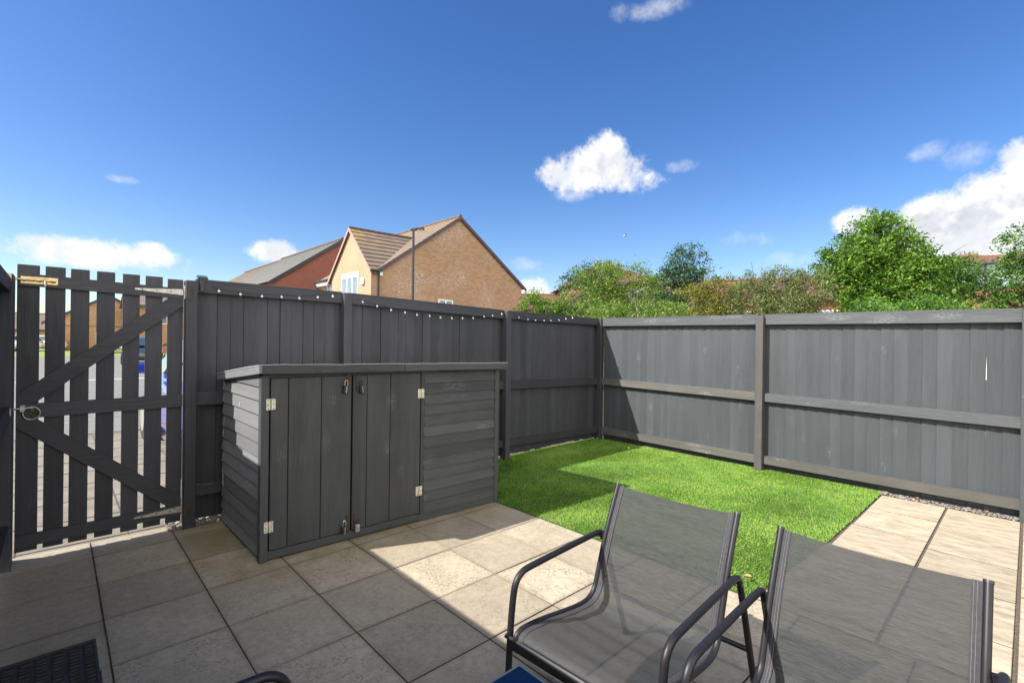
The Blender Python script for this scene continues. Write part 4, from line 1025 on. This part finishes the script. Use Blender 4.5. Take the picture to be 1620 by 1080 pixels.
# ------------------------------------------------------------------ cars
def make_car(paint, label, group=None, L=4.1, W=1.75, Hh=1.46):
    """hatchback, nose towards +Y, origin on the ground at the middle"""
    t = thing('parked_car', label, 'car', (0, 0, 0), group)
    hw = W/2
    # stations along y (rear -> front): (y, z bottom, z belt, half width)
    st = [(-L/2, .42, .80, .74), (-L/2+.08, .25, .93, .82), (-L/2+.5, .2, .97, .865), (-.9, .2, .97, .875), (0, .2, .95, .875), (.75, .2, .93, .87), (L/2-.75, .2, .86, .85), (L/2-.25, .22, .74, .80), (L/2-.03, .30, .60, .68), (L/2, .38, .52, .60)]
    vs = []; fs = []
    for y, z0, z1, w in st:
        w *= hw/.875
        vs += [(-w*.93, y, z0), (-w, y, lerp(z0, z1, .35)), (-w*.985, y, lerp(z0, z1, .75)), (-w*.92, y, z1), (0, y, z1+.025), (w*.92, y, z1), (w*.985, y, lerp(z0, z1, .75)), (w, y, lerp(z0, z1, .35)), (w*.93, y, z0)]
    n = 9
    for i in range(len(st)-1):
        for k in range(n): fs.append((i*n+k, i*n+(k+1) % n, (i+1)*n+(k+1) % n, (i+1)*n+k))
    fs += [tuple(range(n)), tuple(reversed(range((len(st)-1)*n, len(st)*n)))]
    b = MB(); b.add(vs, fs, .5, True); body = b.build('body', paint, t)
    # glasshouse
    gh = [(-L/2+.22, .95, .70), (-L/2+.62, 1.36, .60), (-.75, Hh-.02, .585), (.05, Hh, .58), (.45, Hh-.06, .58), (1.22, .92, .70)]
    b = MB(); vs = []
    for y, z, w in gh: w *= hw/.875; vs += [(-w, y, z), (w, y, z)]
    base = []
    for y, z, w in gh: bw_ = .80*hw/.875; yy = lerp(-L/2+.2, 1.25, (y-gh[0][0])/(gh[-1][0]-gh[0][0])); base += [(-bw_, yy, .93), (bw_, yy, .93)]
    m_ = len(vs); b.add(vs+base, [(2*i, 2*i+1, 2*i+3, 2*i+2) for i in range(5)]+[(2*i, 2*i+2, m_+2*i+2, m_+2*i) for i in range(5)]+[(2*i+1, m_+2*i+1, m_+2*i+3, 2*i+3) for i in range(5)]+[(0, m_, m_+1, 1), (10, 11, m_+11, m_+10)], .5, False)
    b.build('cabin', paint, t)
    for s_ in (-1, 1):    # side windows
        for (ya, yb) in ((-1.45, -.70), (-.62, .12), (.20, .85)):
            def P(y, top):
                z = 1.0 if not top else min(1.38, 1.0+.38*min(1, (1.10-y)/.62), 1.0+.38*min(1, (y+1.95)/.45))
                wt = .80+(.60-.80)*(z-.93)/.5; return (s_*(wt*hw/.875+.012), y, z)
            b = MB(); q4 = [P(ya, 0), P(yb, 0), P(yb, 1), P(ya, 1)]; b.prism(q4, (-s_*.01, 0, 0)); b.build('window', M['carglass'], t)
    b = MB(); k = hw/.875; b.prism([(-.66*k, 1.18, .985), (.66*k, 1.18, .985), (.55*k, .53, 1.385), (-.55*k, .53, 1.385)], (0, .035, .02)); b.build('windscreen', M['carglass'], t)
    b = MB(); b.prism([(-.62*k, -L/2+.24, 1.02), (.62*k, -L/2+.24, 1.02), (.55*k, -L/2+.56, 1.33), (-.55*k, -L/2+.56, 1.33)], (0, -.03, .015)); b.build('rear_window', M['carglass'], t)
    for s_ in (-1, 1):
        for y in (-1.27, 1.33):
            b = MB(); b.tube([(s_*(hw-.19), y, .31), (s_*(hw+.006), y, .31)], .31, 24); w_ = b.build('wheel', M['tyre'], t)
            b = MB(); b.tube([(s_*(hw-.0), y, .31), (s_*(hw+.012), y, .31)], .20, 20)
            w2 = b.build('rim', M['steel'], w_)
        b = MB(); b.box(s_*(hw-.02) if s_ > 0 else -hw-.15, (hw+.15) if s_ > 0 else -hw+.02, .72, .86, .98, 1.12, .03); b.build('mirror', paint, t)
        b = MB(); b.box(min(s_*.42, s_*.66), max(s_*.42, s_*.66), L/2-.20, L/2-.04, .60, .70, .02); b.build('headlight', M['lampglass'], t)
        b = MB(); b.box(min(s_*.62, s_*.78), max(s_*.62, s_*.78), -L/2+.0, -L/2+.10, .72, .92, .02); b.build('tail_light', M['redlens'], t)
    b = MB(); b.box(-.26, .26, -L/2-.012, -L/2+.02, .50, .61); b.build('number_plate', M['white'], t)
    b = MB(); b.box(-.45, .45, L/2-.02, L/2+.012, .36, .46, .01); b.build('grille', M['plastic'], t)
    return t
cb = make_car(M['paint_blue'], 'blue hatchback parked just outside, glimpsed through the gate gaps beside its hinge post', 'cars parked in the street')
cb.location = (1.80, 7.45, -.03)
def far_car(paint, label, px, d, rot):
    c = make_car(paint, label, 'cars parked in the street'); p = bearing(U(px), d); c.location = (p.x, p.y, -.052); c.rotation_euler = (0, 0, rot)
far_car(M['paint_white'], 'white hatchback far off, seen through the gap after the first full slat', 60, 46, R(80))
far_car(M['paint_silver'], 'silver car far off, seen through the narrow gap left of the first slat', 20, 44, R(85))
far_car(M['paint_white'], 'small white car far off, seen through the gap left of the gate centre', 186, 44, R(175))
far_car(M['paint_dark'], 'dark car behind the blue one, its nose showing in the fifth gap of the gate', 229, 27, R(170))

# ------------------------------------------------------------------ trees
def leaves(cx, lobes, nclump_, per, leaf, clump_r, mat, name, parent, up=.35, shell=.55):
    P = []; Rn = []; nclump = int(nclump_*.95); per = int(per*1.5); clump_r = clump_r*.92
    vol = np.array([l[1][0]*l[1][1]*l[1][2] for l in lobes])**.75; cnt = np.maximum(3, (nclump*vol/vol.sum()).astype(int))
    for (c, rr), k in zip(lobes, cnt):
        d = rng.normal(size=(k, 3)); d /= np.linalg.norm(d, axis=1)[:, None]
        rad = shell+(1.13-shell)*rng.random(k)**.7
        cc = np.array(c)+d*rad[:, None]*np.array(rr)
        base = np.clip(.48+rng.normal(0, .20, k), 0, 1)
        cr = clump_r*rng.uniform(.6, 1.3, k)
        n = k*per
        C_ = np.repeat(cc, per, 0)+rng.normal(size=(n, 3))*np.repeat(cr, per)[:, None]*np.array([1, 1, .7])*.6
        leaf_ = leaf
        nd = rng.normal(size=(n, 3)); nd[:, 2] = np.abs(nd[:, 2])+up; nd /= np.linalg.norm(nd, axis=1)[:, None]
        a = rng.normal(size=(n, 3)); a -= (a*nd).sum(1)[:, None]*nd; a /= np.linalg.norm(a, axis=1)[:, None]; b_ = np.cross(nd, a)
        s_ = leaf_*.80*rng.uniform(.5, 1.4, n)[:, None]
        P.append(np.stack([C_-a*s_, C_-b_*s_*.42+a*s_*.1, C_+a*s_, C_+b_*s_*.42+a*s_*.1], 1).reshape(-1, 3))
        Rn.append(np.clip(np.repeat(base, per)+rng.normal(0, .13, n), 0, 1))
    P = np.concatenate(P); Rn = np.concatenate(Rn)
    return np_mesh(name, P, np.arange(len(P)).reshape(-1, 4), Rn, mat, parent)
def tree(name, label, cat, base, lobes, mat, nclump, per=26, leaf=.05, clump=.22, bark=None, trunk_r=.12, twigs=0, group=None, shell=.55):
    """lobes: ((right, ahead, z), (rx, ry, rz)) metres relative to the base, in the view's bearing frame"""
    L = [((base.x+HR.x*a+HF.x*f_, base.y+HR.y*a+HF.y*f_, z), rr) for (a, f_, z), rr in lobes]
    t = thing(name, label, cat, (base.x, base.y, -.07), group)
    bark = bark or M['bark']
    zt = min(c[2] for c, _ in L); b = MB()
    b.tube([(base.x, base.y, -.1), (base.x+.03, base.y, zt*.35), (base.x-.02, base.y+.03, zt*.8)], [trunk_r, trunk_r*.8, trunk_r*.6], 8); tr = b.build('trunk', bark, t)
    b = MB()
    for c, rr in L:
        c = Vector(c); s0 = Vector((base.x, base.y, zt*random.uniform(.35, .7)))
        mid = s0.lerp(c, .5)+Vector((random.uniform(-.15, .15), random.uniform(-.15, .15), .1))
        b.tube([s0, mid, c], [trunk_r*.5, trunk_r*.32, trunk_r*.15], 6)
        for k in range(7):
            d = Vector((random.gauss(0, 1), random.gauss(0, 1), random.gauss(.3, .8))).normalized()
            e = c+Vector((d.x*rr[0], d.y*rr[1], d.z*rr[2]))*random.uniform(.8, 1.05); s1 = mid.lerp(c, random.random())
            b.tube([s1, s1.lerp(e, .5)+Vector((0, 0, .06)), e], [trunk_r*.16, trunk_r*.1, trunk_r*.035], 5)
    for k in range(twigs):
        c, rr = random.choice(L); c = Vector(c); d = Vector((random.gauss(0, .6), random.gauss(0, .6), random.uniform(.6, 1.2)))
        e = c+Vector((d.x*rr[0], d.y*rr[1], rr[2]*random.uniform(1.0, 1.35))); b.tube([c, c.lerp(e, .6)+Vector((.05, 0, 0)), e], [.012, .009, .004], 5)
    b.build('branch', bark, tr)
    leaves(None, L, nclump, per, leaf, clump, mat, 'crown', t, shell=shell)
    return t
F_bright = foliage('bright_leaf', (.022, .062, .008), (.11, .215, .022), (.23, .36, .05), .4)
F_dark = foliage('blue_green_leaf', (.012, .036, .018), (.04, .10, .042), (.095, .18, .075), .3)
F_lime = foliage('lime_leaf', (.03, .065, .010), (.135, .225, .03), (.27, .36, .075), .4)
F_olive = foliage('olive_leaf', (.035, .052, .016), (.125, .16, .045), (.24, .27, .10), .35)
F_rust = foliage('rust_green_leaf', (.035, .042, .010), (.17, .17, .028), (.29, .27, .055), .35)
F_ash = foliage('ash_leaf', (.018, .055, .010), (.08, .18, .026), (.19, .31, .05), .4)
def top(px, y, d): return hz_(px, y, d)
B = lambda px, d: bearing(U(px), d)
G1 = 'bushes and trees beyond the grey fence'
tree('hawthorn_tree', 'broad light green leafy tree standing left of the dark green tree', 'tree', B(968, 15), [((-.75, 0, 2.7), (.85, .9, 1.0)), ((.25, .1, 3.15), (.85, .9, .90)), ((.95, .2, 2.7), (.75, .8, .85)), ((-.25, -.3, 2.2), (1.1, .8, .7)), ((.5, -.4, 2.0), (.9, .7, .6)), ((-.35, .0, 3.35), (.55, .6, .55))], F_lime, 620, 30, .045, .20, M['bark_pale'], .10, 10, G1)
tree('pine_tree', 'dark blue green tree half hidden behind the left of the light green one', 'tree', B(925, 18), [((-.2, 0, 3.2), (.7, .8, .9)), ((.35, .2, 3.7), (.7, .8, .75)), ((-.45, .2, 2.3), (.7, .9, .9)), ((.9, .5, 3.7), (.5, .6, .8)), ((.3, 0, 2.0), (1.2, .9, .9))], F_dark, 480, 28, .05, .20, None, .12, 6, G1)
tree('oak_tree', 'dense dark green round topped tree in the middle of the hedge line', 'tree', B(1078, 17), [((.1, 0, 4.05), (.72, .8, .75)), ((-.35, 0, 3.4), (.65, .8, .7)), ((.55, .1, 3.4), (.60, .8, .7)), ((-.7, 0, 2.4), (.9, .9, .85)), ((.3, -.2, 2.5), (.95, .9, .9))], F_dark, 620, 30, .052, .20, None, .13, 4, G1)
tree('rust_bush', 'yellow brown bush right of the dark green tree', 'bush', B(1125, 12.5), [((-.40, 0, 2.3), (.65, .6, .70)), ((.20, 0, 2.55), (.70, .6, .62)), ((.85, .1, 2.35), (.65, .6, .68)), ((-.95, 0, 1.85), (.5, .5, .5)), ((.1, -.3, 1.8), (1.35, .6, .6))], F_rust, 820, 30, .032, .14, None, .06, 10, G1)
tree('willow_bush', 'grey green twiggy bush just left of the tall bright green tree', 'bush', B(1238, 11.5), [((-.65, 0, 2.45), (.60, .6, .66)), ((.0, 0, 2.62), (.65, .6, .66)), ((.6, .1, 2.65), (.58, .6, .64)), ((0, -.2, 2.0), (1.3, .6, .7))], F_olive, 950, 30, .028, .13, M['bark_pale'], .05, 16, G1)
tree('ash_tree', 'tall bright green tree, the highest beyond the grey fence', 'tree', B(1385, 13), [((0, 0, 4.25), (.62, .7, .60)), ((.02, 0, 4.80), (.22, .25, .30)), ((-.75, 0, 3.75), (.70, .7, .55)), ((.65, .1, 3.85), (.75, .7, .60)), ((1.15, .1, 3.35), (.6, .7, .6)), ((-.95, 0, 3.2), (.50, .6, .5)), ((-.3, -.2, 3.3), (1.0, .8, .8)), ((.45, -.3, 2.9), (1.1, .8, .8)), ((-.35, -.3, 2.3), (1.15, .7, .8)), ((.7, -.2, 2.1), (1.0, .7, .8))], F_bright, 1350, 26, .062, .20, None, .13, 10, G1)
tree('rowan_tree', 'loose leafy tree partly veiling the windows of the brick house', 'tree', B(1492, 15.5), [((-.5, 0, 3.4), (.6, .6, .6)), ((.45, 0, 3.9), (.38, .5, .50)), ((.15, .1, 3.2), (.6, .6, .5)), ((.9, .1, 3.55), (.48, .5, .34)), ((0, 0, 2.5), (.95, .6, .7)), ((1.35, 0, 3.2), (.45, .5, .32)), ((-.1, .2, 3.75), (.5, .5, .45)), ((1.0, 0, 2.2), (.8, .5, .45))], F_ash, 620, 26, .055, .20, None, .09, 6, G1, shell=.4)
tree('edge_tree', 'green tree at the extreme right edge above the grey fence', 'tree', B(1632, 10.5), [((.05, 0, 3.55), (.42, .6, .55)), ((-.15, 0, 2.95), (.50, .6, .50)), ((.4, 0, 3.0), (.6, .6, .8)), ((-.2, 0, 2.35), (.5, .6, .35))], F_ash, 330, 28, .045, .17, None, .09, 3, G1)
tree('laurel_bush', 'small lime green bush between the tan gable and the fence corner', 'bush', B(858, 15), [((-.35, 0, 2.35), (.45, .5, .50)), ((.15, 0, 2.25), (.45, .5, .45)), ((.6, 0, 2.1), (.45, .5, .45)), ((-.2, 0, 2.75), (.25, .3, .25)), ((0, 0, 1.8), (.9, .6, .5))], F_bright, 300, 28, .045, .16, None, .06, 6, G1)
tree('low_shrub', 'low yellow green shrub at the fence foot of the hawthorn', 'bush', B(1010, 11), [((-.7, 0, 1.95), (.55, .5, .38)), ((0, 0, 1.9), (.6, .5, .42)), ((.7, 0, 1.95), (.55, .5, .38))], F_lime, 260, 28, .035, .14, M['bark_pale'], .04, 4, G1)
tree('low_shrub', 'low bright shrub under the brick house windows', 'bush', B(1545, 11), [((-.7, 0, 2.0), (.55, .5, .48)), ((0, 0, 1.9), (.6, .5, .45)), ((.55, 0, 2.05), (.45, .5, .45)), ((1.0, 0, 1.9), (.45, .5, .4))], F_lime, 330, 28, .035, .14, None, .04, 3, G1)
tree('low_shrub', 'low green shrub filling the gap under the tall bright tree', 'bush', B(1430, 10), [((-.6, 0, 1.9), (.7, .5, .5)), ((.4, 0, 1.95), (.7, .5, .5))], F_ash, 300, 28, .038, .15, None, .04, 2, G1)

# ------------------------------------------------------------------ gull
p = bearing(U(987), 40, hz_(987, 380, 40))
gl = thing('seagull', 'tiny gull gliding in the sky above the hawthorn', 'bird', p)
def gp(a, f_, z): v = p+HR*a+HF*f_; return (v.x, v.y, v.z+z)
b = MB(); b.tube([gp(-.22, 0, -.02), gp(-.12, 0, 0), gp(.02, 0, .02), gp(.16, 0, .02), gp(.24, 0, .01)], [.01, .05, .07, .045, .012], 8); b.build('body', M['feather'], gl)
for s_ in (-1, 1):
    b = MB(); b.add([gp(-.06, 0, .03), gp(.10, 0, .03), gp(.12+.05*s_, s_*.30, .16), gp(.02, s_*.30, .15), gp(-.05-.3*s_, s_*.62, .10)], [(0, 1, 2, 3), (3, 2, 4)], .5); b.add([gp(-.06, 0, .02), gp(.10, 0, .02), gp(.12+.05*s_, s_*.30, .15), gp(.02, s_*.30, .14), gp(-.05-.3*s_, s_*.62, .095)], [(3, 2, 1, 0), (4, 2, 3)], .5); b.build('wing', M['feather'], gl, fixn=False)

# ------------------------------------------------------------------ sun and sky
SUN = Vector((-1.0, .405, 1.0)).normalized()
sd_ = bpy.data.lights.new('sun', 'SUN'); sd_.energy = 3.9; sd_.angle = R(.5); sd_.color = (1.0, .955, .88)
so_ = bpy.data.objects.new('sun', sd_); col.objects.link(so_); so_.rotation_euler = SUN.to_track_quat('Z', 'Y').to_euler(); so_.location = (-20, 8, 20)
w = bpy.data.worlds.new('World'); sc.world = w; w.use_nodes = True; nt = w.node_tree; q = NB(nt)
bg = nt.nodes['Background']
sky = q.n('ShaderNodeTexSky'); sky.sky_type = 'NISHITA'; sky.sun_disc = False
sky.sun_elevation = math.asin(SUN.z); sky.sun_rotation = math.atan2(SUN.x, SUN.y); sky.altitude = 50; sky.air_density = 1.0; sky.dust_density = .5; sky.ozone_density = 2.0
tc = q.n('ShaderNodeTexCoord'); nrm = q.n('ShaderNodeVectorMath', operation='NORMALIZE'); q.link(tc.outputs['Generated'], nrm.inputs[0]); dv = nrm.outputs[0]
def dot(vec):
    d = q.n('ShaderNodeVectorMath', operation='DOT_PRODUCT'); q.link(dv, d.inputs[0]); d.inputs[1].default_value = vec; return d.outputs['Value']
nz = q.n('ShaderNodeTexNoise', i_Scale=9.0, i_Detail=9.0, i_Roughness=.6); q.link(dv, nz.inputs['Vector'])
nz2 = q.n('ShaderNodeTexNoise', i_Scale=26.0, i_Detail=7.0, i_Roughness=.62); q.link(dv, nz2.inputs['Vector'])
wob = q.math('ADD', q.math('MULTIPLY', q.math('SUBTRACT', nz.outputs['Fac'], .5), 2.6), q.math('MULTIPLY', q.math('SUBTRACT', nz2.outputs['Fac'], .5), 1.5))
def skydir(px, y):
    d = fwd + rt*((px-810)/FPX) - up*((y-540)/FPX); return d.normalized()
# compass bearing / elevation of each cloud: (.., .., half width, half height, density), solid ones and thin wisps
CL = [(950, 268, 84, 34, 1.15), (962, 243, 42, 34, 1.1), (888, 278, 40, 26, .85), (1008, 284, 52, 24, .85),
      (140, 402, 130, 26, .95), (240, 405, 42, 20, .95), (430, 400, 42, 22, .95),
      (1505, 350, 90, 52, 1.5), (1585, 320, 90, 60, 1.4), (1612, 258, 34, 40, 1.15), (1470, 390, 90, 40, 1.1), (1590, 400, 120, 60, 1.3), (1358, 352, 40, 24, .9), (838, 465, 40, 26, 1.1)]
WI = [(1068, 264, 34, 12, .9), (60, 392, 50, 14, .9), (0, 388, 30, 12, .8), (198, 284, 24, 7, .9), (1530, 246, 40, 24, 1.0), (1465, 240, 32, 16, .8),
      (828, 418, 44, 12, 1.0), (1250, 412, 60, 16, .8), (1195, 378, 40, 12, .4), (1030, 14, 60, 16, .9), (985, 20, 24, 14, .8), (1330, 425, 60, 14, .7), (910, 305, 40, 14, .8)]
def blobs(lst):
    dens = None
    for px, y, hw_, hh_, dn in lst:
        c = skydir(px, y); rr_ = c.cross(Vector((0, 0, 1))).normalized(); uu = rr_.cross(c)
        k = math.sqrt(1+((px-810)/FPX)**2+((y-540)/FPX)**2)
        aw, ah = hw_/FPX/k**1.5, hh_/FPX/k
        a = q.math('DIVIDE', dot(tuple(rr_)), aw); e = q.math('DIVIDE', dot(tuple(uu)), ah)
        front = q.math('GREATER_THAN', dot(tuple(c)), .3)
        r2 = q.math('ADD', q.math('MULTIPLY', a, a), q.math('MULTIPLY', e, e))
        g = q.math('MAXIMUM', q.math('MULTIPLY', q.math('SUBTRACT', 1.25, r2), dn), -4.0)
        g = q.math('ADD', q.math('MULTIPLY', g, front), q.math('MULTIPLY', q.math('SUBTRACT', front, 1.0), 9.0))
        dens = g if dens is None else q.math('MAXIMUM', dens, g)
    return dens
nz4 = q.n('ShaderNodeTexNoise', i_Scale=75.0, i_Detail=6.0, i_Roughness=.7); q.link(dv, nz4.inputs['Vector'])
hf = q.math('MULTIPLY', q.math('SUBTRACT', nz4.outputs['Fac'], .5), 1.3)
raw = q.math('ADD', blobs(CL), q.math('ADD', q.math('SUBTRACT', wob, .12), hf))
fac = q.n('ShaderNodeMapRange', i_1=-.1, i_2=1.15, interpolation_type='SMOOTHERSTEP'); q.link(raw, fac.inputs[0])
wraw = q.math('ADD', blobs(WI), q.math('ADD', q.math('MULTIPLY', wob, 1.3), q.math('MULTIPLY', hf, 1.2)))
wf = q.n('ShaderNodeMapRange', i_1=.1, i_2=2.4, interpolation_type='SMOOTHSTEP'); q.link(wraw, wf.inputs[0])
fac_all = q.math('MAXIMUM', fac.outputs[0], q.math('MULTIPLY', wf.outputs[0], .62))
thick = q.n('ShaderNodeMapRange', i_1=.5, i_2=1.9); q.link(raw, thick.inputs[0])
def n3(off):
    ad = q.n('ShaderNodeVectorMath', operation='ADD'); q.link(dv, ad.inputs[0]); ad.inputs[1].default_value = off
    nn = q.n('ShaderNodeTexNoise', i_Scale=11.0, i_Detail=7.0, i_Roughness=.55); q.link(ad.outputs[0], nn.inputs['Vector']); return nn.outputs['Fac']
soff = tuple(SUN*.022)
relief = q.math('SUBTRACT', n3(soff), n3((0, 0, 0)))      # denser towards the sun = self shadowed side
shd = q.n('ShaderNodeMapRange', i_1=-.03, i_2=.07); q.link(relief, shd.inputs[0])
ccol = q.mix(q.math('MULTIPLY', shd.outputs[0], q.math('ADD', q.math('MULTIPLY', thick.outputs[0], .65), .12)), (5.85, 5.88, 5.95), (3.3, 3.5, 3.85))
hsv = q.n('ShaderNodeHueSaturation', i_Hue=.512, i_Saturation=1.31, i_Value=1.0); q.link(sky.outputs[0], hsv.inputs['Color'])
# added fill light: bright cloud shapes in the unseen sky behind the camera
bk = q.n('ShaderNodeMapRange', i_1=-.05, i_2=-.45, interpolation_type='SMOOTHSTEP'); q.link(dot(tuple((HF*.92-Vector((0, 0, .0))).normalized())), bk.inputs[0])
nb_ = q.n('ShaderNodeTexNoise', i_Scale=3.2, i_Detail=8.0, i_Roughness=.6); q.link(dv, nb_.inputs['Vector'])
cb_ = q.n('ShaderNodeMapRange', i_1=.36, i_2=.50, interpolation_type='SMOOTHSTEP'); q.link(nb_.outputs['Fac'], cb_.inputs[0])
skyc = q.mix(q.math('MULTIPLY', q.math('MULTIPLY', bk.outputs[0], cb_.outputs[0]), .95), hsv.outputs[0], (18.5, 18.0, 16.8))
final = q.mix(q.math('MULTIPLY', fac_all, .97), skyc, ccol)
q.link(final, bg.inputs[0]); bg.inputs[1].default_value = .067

sc.view_settings.view_transform = 'Standard'; sc.view_settings.look = 'None'; sc.view_settings.exposure = 1.45; sc.view_settings.gamma = 1
sc.render.engine = 'CYCLES'
sc.cycles.max_bounces = 8; sc.cycles.transparent_max_bounces = 16
sc.render.resolution_x = 1024; sc.render.resolution_y = 682
